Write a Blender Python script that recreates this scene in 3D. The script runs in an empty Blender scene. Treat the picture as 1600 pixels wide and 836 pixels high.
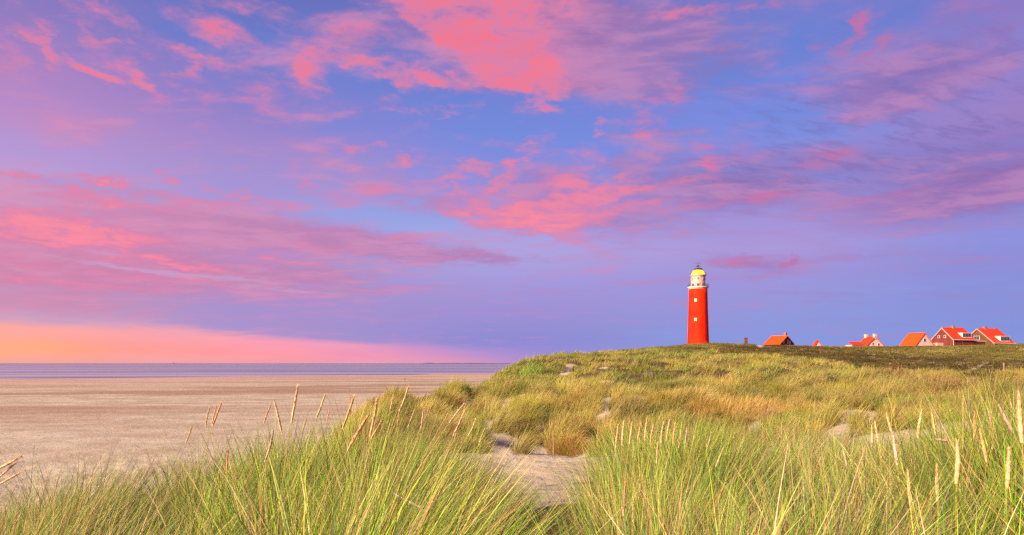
import bpy, bmesh, math, random
import numpy as np
from mathutils import Vector, Matrix

# ------------------------------------------------------------------ camera
F = 1066.67                 # focal length in photo pixels (photo is 1600 wide)
HOR = 567.0                 # photo row of the sea horizon
EYE = 12.5                  # eye height above the sea
scene = bpy.context.scene
col = scene.collection
cam_data = bpy.data.cameras.new('camera')
cam_data.sensor_width = 36.0
cam_data.lens = 24.0
cam_data.shift_y = (HOR - 418.0) / 1600.0
cam_data.clip_start = 0.05
cam_data.clip_end = 60000.0
cam = bpy.data.objects.new('camera', cam_data)
cam.location = (0, 0, EYE)
cam.rotation_euler = (math.radians(90), 0, 0)
col.objects.link(cam)
scene.camera = cam

EXPOSURE = 1.7
scene.view_settings.view_transform = 'Standard'
scene.view_settings.look = 'None'
scene.view_settings.gamma = 1.0
scene.view_settings.use_curve_mapping = False
scene.view_settings.exposure = EXPOSURE
scene.render.engine = 'CYCLES'
scene.cycles.max_bounces = 6
scene.cycles.diffuse_bounces = 3
scene.cycles.transmission_bounces = 4
scene.cycles.transparent_max_bounces = 6
scene.cycles.use_denoising = False
scene.cycles.adaptive_threshold = 0.02


def lin(c, a=1.0):
    r = []
    for v in c:
        v = v / 255.0
        r.append(v / 12.92 if v <= 0.04045 else ((v + 0.055) / 1.055) ** 2.4)
    return (r[0], r[1], r[2], a)


# ------------------------------------------------------------------ sky
class Nodes:
    """small helper to write node maths"""
    def __init__(self, tree):
        self.t = tree

    def put(self, sock, v):
        if isinstance(v, bpy.types.NodeSocket):
            self.t.links.new(v, sock)
        elif v is not None:
            sock.default_value = v

    def math(self, op, a, b=None, c=None, clamp=False):
        n = self.t.nodes.new('ShaderNodeMath')
        n.operation = op
        n.use_clamp = clamp
        self.put(n.inputs[0], a)
        self.put(n.inputs[1], b)
        self.put(n.inputs[2], c)
        return n.outputs[0]

    def vec(self, op, a, b=None, s=None):
        n = self.t.nodes.new('ShaderNodeVectorMath')
        n.operation = op
        self.put(n.inputs[0], a)
        if b is not None:
            self.put(n.inputs[1], b)
        if s is not None:
            self.put(n.inputs['Scale'], s)
        return n.outputs['Value'] if op in ('LENGTH', 'DOT_PRODUCT') else n.outputs['Vector']

    def xyz(self, x=0.0, y=0.0, z=0.0):
        n = self.t.nodes.new('ShaderNodeCombineXYZ')
        self.put(n.inputs[0], x)
        self.put(n.inputs[1], y)
        self.put(n.inputs[2], z)
        return n.outputs[0]

    def noise(self, v, scale, detail=4.0, rough=0.55, dist=0.0, color=False):
        n = self.t.nodes.new('ShaderNodeTexNoise')
        self.put(n.inputs['Vector'], v)
        n.inputs['Scale'].default_value = scale
        n.inputs['Detail'].default_value = detail
        n.inputs['Roughness'].default_value = rough
        n.inputs['Distortion'].default_value = dist
        return n.outputs['Color'] if color else n.outputs['Fac']

    def step(self, v, lo, hi, a=0.0, b=1.0):
        n = self.t.nodes.new('ShaderNodeMapRange')
        n.interpolation_type = 'SMOOTHSTEP'
        self.put(n.inputs['Value'], v)
        self.put(n.inputs['From Min'], lo)
        self.put(n.inputs['From Max'], hi)
        self.put(n.inputs['To Min'], a)
        self.put(n.inputs['To Max'], b)
        return n.outputs[0]

    def mix(self, f, a, b, blend='MIX'):
        n = self.t.nodes.new('ShaderNodeMix')
        n.data_type = 'RGBA'
        n.blend_type = blend
        self.put(n.inputs[0], f)
        self.put(n.inputs[6], a)
        self.put(n.inputs[7], b)
        return n.outputs[2]

    def ramp(self, f, stops, interp='LINEAR'):
        n = self.t.nodes.new('ShaderNodeValToRGB')
        n.color_ramp.interpolation = interp
        e = n.color_ramp.elements
        while len(e) < len(stops):
            e.new(0.5)
        for k, (p, c) in enumerate(stops):
            e[k].position = p
            e[k].color = c
        self.put(n.inputs[0], f)
        return n.outputs[0]


def ang(px, py):
    """photo pixel -> azimuth, elevation of that direction (radians)"""
    u = (px - 800.0) / F
    v = (HOR - py) / F
    return math.atan(u), math.atan(v * math.cos(math.atan(u)))


world = bpy.data.worlds.new('World')
scene.world = world
world.use_nodes = True
wt = world.node_tree
wt.nodes.clear()
W = Nodes(wt)
tc = wt.nodes.new('ShaderNodeTexCoord')
sep = wt.nodes.new('ShaderNodeSeparateXYZ')
wt.links.new(tc.outputs['Generated'], sep.inputs[0])
dx, dy, dz = sep.outputs
az = W.math('ARCTAN2', dx, dy)
el = W.math('ARCSINE', dz)
elc = W.math('MAXIMUM', el, 0.0)
P = W.xyz(az, elc, 0.0)
# cloud-deck coordinates: directions projected on a layer overhead, so texture shrinks to streaks at the horizon
inv = W.math('DIVIDE', 1.0, W.math('ADD', W.math('MAXIMUM', dz, 0.0), 0.10))
Q = W.xyz(W.math('MULTIPLY', dx, inv), W.math('MULTIPLY', dy, inv), 0.0)
rot = wt.nodes.new('ShaderNodeMapping')
wt.links.new(Q, rot.inputs['Vector'])
rot.inputs['Rotation'].default_value = (0, 0, math.radians(-32))
rot.inputs['Scale'].default_value = (0.72, 1.15, 1.0)
Q2 = rot.outputs[0]
# warp of the direction coordinates for ragged outlines (less tall near the horizon)
wn = W.vec('SUBTRACT', W.noise(Q, 5.5, 6.0, 0.68, color=True), (0.5, 0.5, 0.5))
wamp = W.step(el, 0.0, 0.42, 0.020, 0.085)
wv = W.vec('MULTIPLY', wn, W.xyz(W.math('MULTIPLY', wamp, 1.5), wamp, 0.0))
PW = W.vec('ADD', P, wv)
PS = W.vec('ADD', P, W.vec('SCALE', wv, s=0.5))


def blobs(lst, coord):
    """sum of soft ellipses: (px, py, rx, ry, clockwise tilt in degrees, weight)"""
    acc = None
    for (px, py, rx, ry, a, w) in lst:
        ca, ce = ang(px, py)
        k = math.cos(ca) ** 2
        m = wt.nodes.new('ShaderNodeMapping')
        m.vector_type = 'TEXTURE'
        wt.links.new(coord, m.inputs['Vector'])
        m.inputs['Location'].default_value = (ca, ce, 0)
        m.inputs['Rotation'].default_value = (0, 0, -math.radians(a))
        m.inputs['Scale'].default_value = (1.6 * rx / F * (k * 0.6 + 0.4), 1.6 * ry / F * (k * 0.3 + 0.7), 1)
        g = wt.nodes.new('ShaderNodeTexGradient')
        g.gradient_type = 'SPHERICAL'
        wt.links.new(m.outputs[0], g.inputs[0])
        acc = W.math('MULTIPLY_ADD', g.outputs['Fac'], w, acc if acc is not None else 0.0)
    return acc


# --- smooth ground colour of the sky, five columns of a gradient over elevation
ROWS = [567, 530, 480, 440, 400, 350, 300, 250, 200, 100, 0, -160, -500]
SKYC = {
    0:    [(205, 165, 195), (205, 165, 195), (198, 152, 190), (200, 150, 186), (196, 152, 196), (205, 160, 205), (182, 154, 214), (188, 142, 200), (176, 134, 196), (136, 122, 192), (120, 112, 186), (110, 106, 184), (96, 100, 178)],
    400:  [(185, 150, 205), (172, 146, 205), (168, 146, 206), (172, 150, 206), (168, 146, 208), (162, 156, 220), (166, 148, 212), (164, 140, 206), (146, 130, 203), (112, 124, 200), (102, 112, 188), (92, 104, 184), (86, 98, 176)],
    800:  [(158, 142, 212), (142, 140, 212), (160, 146, 212), (164, 154, 220), (176, 164, 224), (172, 162, 224), (148, 150, 224), (128, 142, 222), (120, 138, 220), (114, 126, 206), (108, 112, 190), (98, 106, 186), (86, 98, 176)],
    1200: [(138, 156, 222), (138, 154, 222), (150, 152, 220), (160, 150, 218), (172, 154, 218), (164, 146, 214), (138, 134, 206), (136, 142, 222), (122, 140, 224), (110, 132, 214), (116, 120, 198), (104, 112, 190), (86, 98, 176)],
    1600: [(136, 154, 220), (134, 150, 220), (138, 146, 216), (140, 144, 218), (144, 146, 220), (142, 130, 204), (140, 122, 194), (158, 130, 198), (146, 132, 206), (136, 126, 202), (128, 118, 192), (114, 110, 188), (90, 98, 176)],
}
emax = ang(800, -500)[1]
base = None
keys = sorted(SKYC)
for i, k in enumerate(keys):
    st = [(ang(800, r)[1] / emax, lin(c)) for r, c in zip(ROWS, SKYC[k])]
    c = W.ramp(W.math('DIVIDE', elc, emax), st, 'EASE' if False else 'LINEAR')
    if base is None:
        base = c
    else:
        f = W.step(az, ang(keys[i - 1], HOR)[0], ang(k, HOR)[0])
        base = W.mix(f, base, c)
base = W.mix(1.0, base, base) if False else base

n_fine = W.noise(Q2, 5.5, 7.0, 0.62, 0.3)          # small cloudlets
n_mid = W.noise(Q2, 1.7, 6.0, 0.6, 0.6)            # broad wisps
n_str = W.noise(W.vec('MULTIPLY', P, (5.0, 38.0, 1.0)), 1.0, 5.0, 0.6, 0.3)   # flat streaks low down
nf = W.math('SUBTRACT', n_fine, 0.5)
nm = W.math('SUBTRACT', n_mid, 0.5)
ns = W.math('SUBTRACT', n_str, 0.5)
low = W.step(el, 0.10, 0.30, 1.0, 0.0)             # 1 near the horizon
detail = W.math('ADD', W.math('MULTIPLY', nf, 1.7), W.math('MULTIPLY', nm, 1.5))
detail = W.math('ADD', W.math('MULTIPLY', detail, W.math('SUBTRACT', 1.0, W.math('MULTIPLY', low, 0.7))),
                W.math('MULTIPLY', W.math('MULTIPLY', ns, 2.2), low))

# --- openings of clear blue
BLUE = [(830, 205, 150, 26, 2, 1.0), (1110, 125, 110, 24, -8, 1.0), (1235, 190, 80, 24, 5, .9), (1290, 215, 90, 14, 0, .7), (620, 335, 110, 14, 4, 1.1),
        (150, 297, 150, 8, 3, 1.0), (500, 327, 70, 8, 6, .9), (560, 130, 120, 30, 5, .6), (440, 70, 90, 35, 0, .7), (700, 145, 120, 22, 10, .6),
        (520, 190, 140, 24, 5, .5), (300, 60, 70, 30, 30, .6), (1000, 235, 60, 22, 20, .8), (660, 360, 70, 12, 8, .7), (1310, 60, 70, 40, -20, .6), (1420, 20, 40, 18, 0, .6),
        (880, 55, 10, 10, 0, 0), (150, 100, 60, 20, 20, .3), (240, 320, 60, 5, 4, .6), (930, 170, 60, 14, 0, .5), (1350, 125, 60, 22, -20, .5), (740, 255, 50, 10, 0, .5)]
f_blue = W.step(W.math('ADD', blobs(BLUE, PS), W.math('MULTIPLY', detail, -0.5)), 0.02, 0.75)
hb = W.ramp(W.math('DIVIDE', elc, emax), [(0.0, lin((150, 176, 232))), (0.24, lin((146, 172, 234))), (0.36, lin((122, 146, 226))), (0.52, lin((100, 126, 208))), (0.7, lin((94, 112, 190)))])
base = W.mix(W.math('MULTIPLY', f_blue, 0.6), base, hb)

# --- mauve veils
VEIL = [(330, 345, 250, 32, 5, 1.2), (590, 385, 190, 20, 6, 1.1), (250, 420, 300, 36, 3, 1.1), (60, 420, 180, 50, 0, 1.0), (150, 360, 200, 30, 0, .6), (500, 430, 170, 14, 3, .6),
        (930, 50, 160, 70, 8, 1.3), (1060, 80, 130, 45, 0, .8), (820, 60, 110, 70, 20, 1.2), (1480, 315, 190, 34, -3, 1.0), (1240, 285, 140, 26, -5, .7),
        (1470, 60, 150, 44, -14, .7), (1550, 265, 110, 40, -6, .8), (980, 345, 170, 26, 3, .8), (1010, 205, 60, 60, 20, .8), (650, 308, 150, 24, 16, .8),
        (1400, 165, 210, 26, -14, .6), (1290, 155, 130, 26, 0, .45), (860, 290, 140, 40, 5, .8), (1090, 260, 90, 36, 0, .8), (130, 200, 180, 40, 8, .35),
        (700, 80, 90, 40, 30, .7), (760, 402, 140, 10, 2, .7), (1160, 300, 110, 22, 8, .7), (120, 30, 120, 26, 20, .3), (560, 60, 60, 22, 0, .6), (420, 160, 90, 30, 10, .35),
        (1170, 415, 80, 12, 8, .8), (1350, 400, 170, 10, 0, .4), (560, 455, 160, 8, 2, .3), (120, 480, 200, 12, 1, .5), (1590, 100, 60, 20, -20, .4), (900, 455, 160, 8, 3, .4)]
veil_f = W.math('ADD', blobs(VEIL, PW), detail)
f_veil = W.step(W.math('ADD', veil_f, W.math('MULTIPLY', W.math('SUBTRACT', n_fine, 0.5), 0.6)), 0.0, 1.1)
veil_az = W.ramp(W.step(az, -0.65, 0.65), [(0.0, lin((224, 138, 172))), (0.35, lin((196, 132, 182))), (0.55, lin((184, 114, 166))), (0.72, lin((158, 122, 186))), (1.0, lin((150, 112, 180)))])
vt = W.step(W.math('ADD', W.math('MULTIPLY', nf, 1.4), W.math('MULTIPLY', ns, 1.6)), -0.25, 0.3)
veil_az = W.mix(W.math('MULTIPLY', vt, 0.45), W.mix(0.22, veil_az, lin((128, 100, 160))), lin((234, 156, 190)))
base = W.mix(W.math('MULTIPLY', f_veil, 0.82), base, veil_az)

# --- faint pink mottling over the whole sky
mot = W.math('ADD', W.math('MULTIPLY', nf, 2.2), W.math('MULTIPLY', nm, 1.8))
mot_c = W.mix(W.step(az, -0.2, 0.5), lin((214, 146, 196)), lin((160, 128, 196)))
base = W.mix(W.math('MULTIPLY', W.step(mot, 0.0, 0.75), 0.36), base, mot_c)

# --- coral clouds lit from below
CORAL = [(690, 12, 100, 34, 12, 1.5), (790, 12, 100, 36, 0, 1.3), (870, 10, 70, 24, 0, .8), (800, 92, 58, 30, 45, 1.3), (838, 140, 40, 34, 60, 1.4), (880, 120, 50, 40, 30, .6), (845, 165, 14, 10, 30, .8), (790, 60, 60, 45, 20, .9), (730, 72, 60, 18, 20, .8),
         (650, 18, 60, 16, 20, .9), (770, 108, 50, 18, 15, .8), (62, 62, 40, 13, 52, 1.5), (85, 88, 18, 10, 45, .9), (148, 112, 28, 9, 4, 1.5), (4, 97, 22, 20, 0, 1.1), (226, 118, 40, 11, 42, 1.3), (205, 76, 30, 6, 0, .9),
         (112, 42, 66, 11, 30, 1.0), (115, 6, 34, 16, 0, .9), (180, 30, 46, 13, 22, .7), (295, 120, 34, 10, 50, .8), (285, 83, 46, 8, 18, .9), (335, 48, 50, 15, 18, .8), (478, 104, 30, 34, 0, 1.1), (470, 110, 12, 26, 0, .6),
         (575, 105, 66, 9, 14, 1.1), (690, 118, 70, 8, 4, 1.1), (565, 55, 50, 12, 0, .7), (400, 148, 44, 22, 18, .6), (375, 8, 90, 9, 4, .8), (500, 143, 16, 6, 0, .7), (680, 163, 70, 6, -2, .9), (610, 145, 20, 5, 0, .5), (730, 178, 12, 8, 0, .6),
         (1080, 16, 80, 7, -3, .9), (1160, 14, 50, 5, 0, .9), (1345, 32, 10, 22, 10, .8), (1335, 60, 46, 8, -35, .8), (1372, 74, 34, 7, -28, .7), (1510, 15, 40, 11, -6, .8), (1565, 25, 20, 20, 0, .5), (1290, 62, 20, 6, 0, .5),
         (1045, 152, 20, 14, 0, .9), (1015, 188, 26, 22, 10, .7), (1005, 208, 44, 8, 10, .8), (935, 198, 10, 9, 20, .9), (1112, 255, 34, 9, 60, 1.0), (1070, 274, 50, 7, -12, 1.0), (1020, 245, 14, 14, 0, .6),
         (916, 242, 22, 16, 30, 1.0), (842, 232, 22, 12, -40, .9), (815, 245, 22, 8, -30, .8), (745, 263, 16, 10, 0, 1.2), (795, 258, 12, 9, 0, 1.0), (785, 284, 22, 9, -20, 1.2), (715, 298, 9, 9, 0, 1.2), (745, 302, 40, 14, -10, .6),
         (880, 292, 26, 40, 0, .9), (905, 296, 30, 16, 0, 1.0), (960, 298, 46, 9, -10, 1.5), (945, 285, 16, 8, 0, .7), (800, 335, 80, 20, 4, 1.5), (880, 336, 130, 14, 0, 1.0), (870, 360, 70, 12, 24, .9), (750, 340, 60, 10, 14, .7), (700, 275, 60, 7, -12, .9),
         (1040, 322, 90, 8, 0, .5), (1150, 310, 80, 7, 3, .7), (1205, 308, 30, 7, 0, .7), (1300, 252, 52, 11, -6, .8), (1375, 265, 16, 7, 0, .5), (1410, 298, 60, 8, -16, .5), (1330, 312, 60, 8, 0, .4), (1130, 240, 60, 8, 0, .4),
         (570, 232, 22, 7, 0, 1.0), (635, 252, 28, 7, -14, 1.0), (482, 291, 16, 6, 10, 1.1), (455, 265, 12, 6, 0, .6), (590, 292, 30, 8, 0, .6), (540, 311, 40, 9, 0, .7), (440, 316, 60, 8, 3, .6),
         (25, 352, 90, 20, -3, 1.6), (60, 372, 90, 9, 6, 1.0), (165, 373, 80, 11, -2, 1.6), (120, 358, 60, 9, 0, .9), (190, 314, 110, 7, 2, 1.2), (300, 311, 70, 6, 3, 1.0), (110, 335, 60, 8, -6, .9), (45, 277, 46, 5, 2, 1.4), (115, 279, 50, 4, 3, .8), (160, 286, 9, 6, 0, 1.3), (190, 289, 9, 6, 0, 1.2), (130, 280, 7, 5, 0, 1.1),
         (250, 270, 9, 4, 0, .8), (278, 286, 14, 6, 0, 1.0), (330, 290, 10, 9, 0, .9), (358, 300, 12, 5, 0, .9), (388, 308, 8, 8, 0, .8), (170, 405, 44, 5, -5, 1.3), (235, 402, 60, 4, 12, 1.2), (300, 414, 70, 6, 6, 1.3), (420, 406, 50, 7, 3, 1.1), (490, 412, 30, 4, 0, .7), (90, 442, 120, 5, 2, 1.1), (170, 430, 90, 5, 4, .8), (300, 437, 80, 5, 6, .9), (40, 410, 40, 6, 0, .7),
         (500, 385, 60, 5, 6, .6), (700, 402, 40, 4, 0, .5), (1150, 412, 40, 7, 0, .8), (1232, 412, 14, 5, -40, .9), (930, 420, 50, 5, 0, .5), (1100, 435, 120, 5, 0, .3), (620, 372, 50, 5, 6, .4)]
n_puff = W.noise(Q, 8.0, 6.0, 0.62, 0.6)
tex = W.math('ADD', W.math('ADD', detail, W.math('MULTIPLY', W.math('SUBTRACT', n_puff, 0.5), 2.4)), W.math('MULTIPLY_ADD', low, 0.16, 0.66))
cb = W.math('MINIMUM', blobs(CORAL, PW), W.math('ADD', 1.05, W.math('MULTIPLY', low, 0.5)))
tex = W.math('ADD', tex, W.math('MULTIPLY', W.math('SUBTRACT', W.noise(Q, 22.0, 4.0, 0.6, 0.8), 0.5), W.step(el, 0.12, 0.4, 0.3, 1.0)))
coral_f = W.math('MULTIPLY', W.math('POWER', W.math('MAXIMUM', cb, 0.0), 0.85), W.math('MAXIMUM', tex, 0.1))
f_cor = W.step(coral_f, 0.0, 0.85)
f_hot = W.step(coral_f, 0.30, 1.6)
rightish = W.step(az, 0.10, 0.45)
cor_a = W.mix(rightish, lin((216, 132, 176)), lin((182, 118, 176)))
cor_b = W.mix(rightish, W.mix(W.step(el, 0.15, 0.45), lin((255, 142, 160)), lin((255, 116, 128))), lin((214, 110, 160)))
cor = W.mix(W.math('MULTIPLY', f_hot, 0.92), cor_a, cor_b)
base = W.mix(W.math('MULTIPLY', f_cor, 0.9), base, cor)

# --- pale thin streaks
PALE = [(190, 418, 110, 3.2, 7, 1.4), (330, 433, 130, 3.2, 3, 1.4), (440, 452, 110, 3, 2, 1.1), (250, 468, 90, 3, 0, .8), (50, 322, 60, 12, 0, .7), (165, 396, 40, 3, 5, 1.0), (560, 442, 90, 3, -4, .7),
        (700, 348, 110, 9, -5, .6), (820, 378, 160, 9, 5, .5), (1310, 278, 60, 4, -6, .6), (1080, 302, 60, 5, 0, .6), (600, 408, 90, 3, 2, .7), (1010, 350, 120, 7, 2, .5), (1250, 330, 180, 6, -2, .4), (1500, 235, 120, 5, -6, .4), (1340, 178, 100, 5, -12, .35)]
pale_f = W.math('ADD', blobs(PALE, PS), W.math('MULTIPLY', detail, 0.45))
f_pale = W.step(pale_f, 0.25, 1.3)
base = W.mix(W.math('MULTIPLY', f_pale, 0.4), base, lin((192, 176, 222)))

# --- rippled thin deck on the right
rip = W.noise(W.vec('MULTIPLY', Q2, (1.0, 2.2, 1.0)), 9.0, 4.0, 0.6, 0.5)
ripm = blobs([(1420, 165, 230, 60, -12, 1.3), (1260, 150, 150, 40, 0, .8), (1200, 270, 160, 30, 0, .8), (1480, 230, 160, 40, -8, .9)], P)
rf = W.math('MULTIPLY', W.step(rip, 0.45, 0.66), W.math('MINIMUM', ripm, 1.0))
base = W.mix(W.math('MULTIPLY', rf, 0.42), base, lin((120, 108, 178)))

# --- band of afterglow over the sea on the left, under a sloping cloud edge
band = W.math('SUBTRACT', W.math('MULTIPLY_ADD', W.math('ADD', az, 0.6435), -0.044, 0.0490), el)   # edge elevation minus el
band = W.math('ADD', band, W.math('MULTIPLY', ns, 0.020))
f_band = W.math('MULTIPLY', W.step(band, -0.005, 0.008), W.step(az, -0.12, 0.10, 1.0, 0.0))
glow = W.ramp(W.step(az, -0.66, 0.02), [(0.0, lin((255, 174, 132))), (0.10, lin((255, 160, 146))), (0.3, lin((255, 152, 154))), (0.5, lin((255, 148, 168))), (0.74, lin((240, 146, 184))), (1.0, lin((206, 146, 200)))])
edge = W.ramp(W.step(az, -0.66, 0.02), [(0.0, lin((255, 168, 162))), (0.5, lin((250, 156, 186))), (1.0, lin((190, 146, 206)))])
glow = W.mix(W.step(band, 0.002, 0.030), edge, glow)
glow = W.mix(W.step(el, 0.0, 0.014, 0.45, 0.0), glow, lin((236, 164, 170)))
base = W.mix(f_band, base, glow)
# thin pink edge line above the band
base = W.mix(W.math('MULTIPLY', W.math('MULTIPLY', W.step(band, -0.018, -0.004), W.step(ns, -0.1, 0.25)), W.step(az, -0.3, -0.05, 0.55, 0.0)), base, lin((252, 172, 176)))

world.cycles.sampling_method = 'MANUAL'
world.cycles.sample_map_resolution = 256
bg = wt.nodes.new('ShaderNodeBackground')
wt.links.new(base, bg.inputs['Color'])
bg.inputs['Strength'].default_value = 2.0 ** (-EXPOSURE)
wo = wt.nodes.new('ShaderNodeOutputWorld')
wt.links.new(bg.outputs[0], wo.inputs['Surface'])

# ------------------------------------------------------------------ sun: the low afterglow from the left, behind the camera
SUN_AZ = math.radians(-128)      # compass-like angle from +Y towards +X where the light comes from
SUN_EL = math.radians(24)
sd = bpy.data.lights.new('sun', 'SUN')
sd.energy = 3.3
sd.angle = math.radians(14)
sd.color = (1.0, 0.80, 0.60)
so = bpy.data.objects.new('sun', sd)
sdir = Vector((math.sin(SUN_AZ) * math.cos(SUN_EL), math.cos(SUN_AZ) * math.cos(SUN_EL), math.sin(SUN_EL)))
so.rotation_euler = sdir.to_track_quat('Z', 'Y').to_euler()
so.location = sdir * 50
col.objects.link(so)

# ------------------------------------------------------------------ helpers
rng = np.random.default_rng(7)
random.seed(5)


def sstep(a, b, x):
    t = np.clip((np.asarray(x, float) - a) / (b - a), 0, 1)
    return t * t * (3 - 2 * t)


def _hash(ix, iy, s):
    h = (ix.astype(np.int64) * 374761393 + iy.astype(np.int64) * 668265263 + s * 974634777) & 0x7fffffff
    h = ((h ^ (h >> 13)) * 1274126177) & 0x7fffffff
    h = (h ^ (h >> 16)) & 0xffff
    return h / 65535.0


def vnoise(x, y, s=0):
    x = np.asarray(x, float)
    y = np.asarray(y, float)
    ix = np.floor(x)
    iy = np.floor(y)
    fx = x - ix
    fy = y - iy
    fx = fx * fx * (3 - 2 * fx)
    fy = fy * fy * (3 - 2 * fy)
    ix = ix.astype(np.int64)
    iy = iy.astype(np.int64)
    a = _hash(ix, iy, s)
    b = _hash(ix + 1, iy, s)
    c = _hash(ix, iy + 1, s)
    d = _hash(ix + 1, iy + 1, s)
    return (a * (1 - fx) + b * fx) * (1 - fy) + (c * (1 - fx) + d * fx) * fy


def fbm(x, y, s=0, o=4, g=0.5):
    r = 0
    a = 1.0
    t = 0
    for k in range(o):
        r = r + a * vnoise(x * 2 ** k + 17.3 * k, y * 2 ** k - 9.1 * k, s + k)
        t += a
        a *= g
    return r / t


def worley(x, y, s, seed=0):
    """distance to the nearest jittered cell centre (in cells) and a hash of that cell"""
    gx, gy = np.floor(x / s).astype(np.int64), np.floor(y / s).astype(np.int64)
    best = np.full(np.shape(x), 9.0)
    bid = np.zeros(np.shape(x))
    for i in (-1, 0, 1):
        for j in (-1, 0, 1):
            cx = (gx + i + .15 + .7 * _hash(gx + i, gy + j, seed)) * s
            cy = (gy + j + .15 + .7 * _hash(gx + i, gy + j, seed + 1)) * s
            d = np.hypot(x - cx, y - cy) / s
            h = _hash(gx + i, gy + j, seed + 2)
            m = d < best
            best = np.where(m, d, best)
            bid = np.where(m, h, bid)
    return best, bid


def mat(name, color=None, rough=0.8, spec=0.3, metal=0.0):
    m = bpy.data.materials.new(name)
    m.use_nodes = True
    b = m.node_tree.nodes['Principled BSDF']
    if color:
        b.inputs['Base Color'].default_value = color
    b.inputs['Roughness'].default_value = rough
    b.inputs['Specular IOR Level'].default_value = spec
    b.inputs['Metallic'].default_value = metal
    return m, Nodes(m.node_tree), b


def mesh_np(name, verts, quads, material, parent=None, colors=None, smooth=False, tris=None):
    """fast mesh from arrays; colors is a per-vertex (N,3) linear array"""
    me = bpy.data.meshes.new(name)
    nq = len(quads) if quads is not None else 0
    nt = len(tris) if tris is not None else 0
    me.vertices.add(len(verts))
    me.vertices.foreach_set('co', np.asarray(verts, np.float32).ravel())
    me.loops.add(nq * 4 + nt * 3)
    idx = []
    if nq:
        idx.append(np.asarray(quads, np.int32).ravel())
    if nt:
        idx.append(np.asarray(tris, np.int32).ravel())
    me.loops.foreach_set('vertex_index', np.concatenate(idx))
    me.polygons.add(nq + nt)
    ls = np.concatenate([np.arange(nq, dtype=np.int32) * 4, nq * 4 + np.arange(nt, dtype=np.int32) * 3])
    me.polygons.foreach_set('loop_start', ls)
    me.polygons.foreach_set('loop_total', np.concatenate([np.full(nq, 4, np.int32), np.full(nt, 3, np.int32)]))
    if smooth:
        me.polygons.foreach_set('use_smooth', np.ones(nq + nt, bool))
    me.update(calc_edges=True)
    if colors is not None:
        at = me.color_attributes.new('Col', 'FLOAT_COLOR', 'POINT')
        c4 = np.ones((len(verts), 4), np.float32)
        c4[:, :3] = colors
        at.data.foreach_set('color', c4.ravel())
    me.materials.append(material)
    o = bpy.data.objects.new(name, me)
    col.objects.link(o)
    if parent:
        o.parent = parent
    return o


def tag(o, label=None, cat=None, group=None, kind=None):
    if label:
        o['label'] = label
    if cat:
        o['category'] = cat
    if group:
        o['group'] = group
    if kind:
        o['kind'] = kind
    return o


def empty(name, loc, rz=0.0):
    o = bpy.data.objects.new(name, None)
    o.location = loc
    o.rotation_euler = (0, 0, rz)
    o.empty_display_size = 0.3
    col.objects.link(o)
    return o


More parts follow.
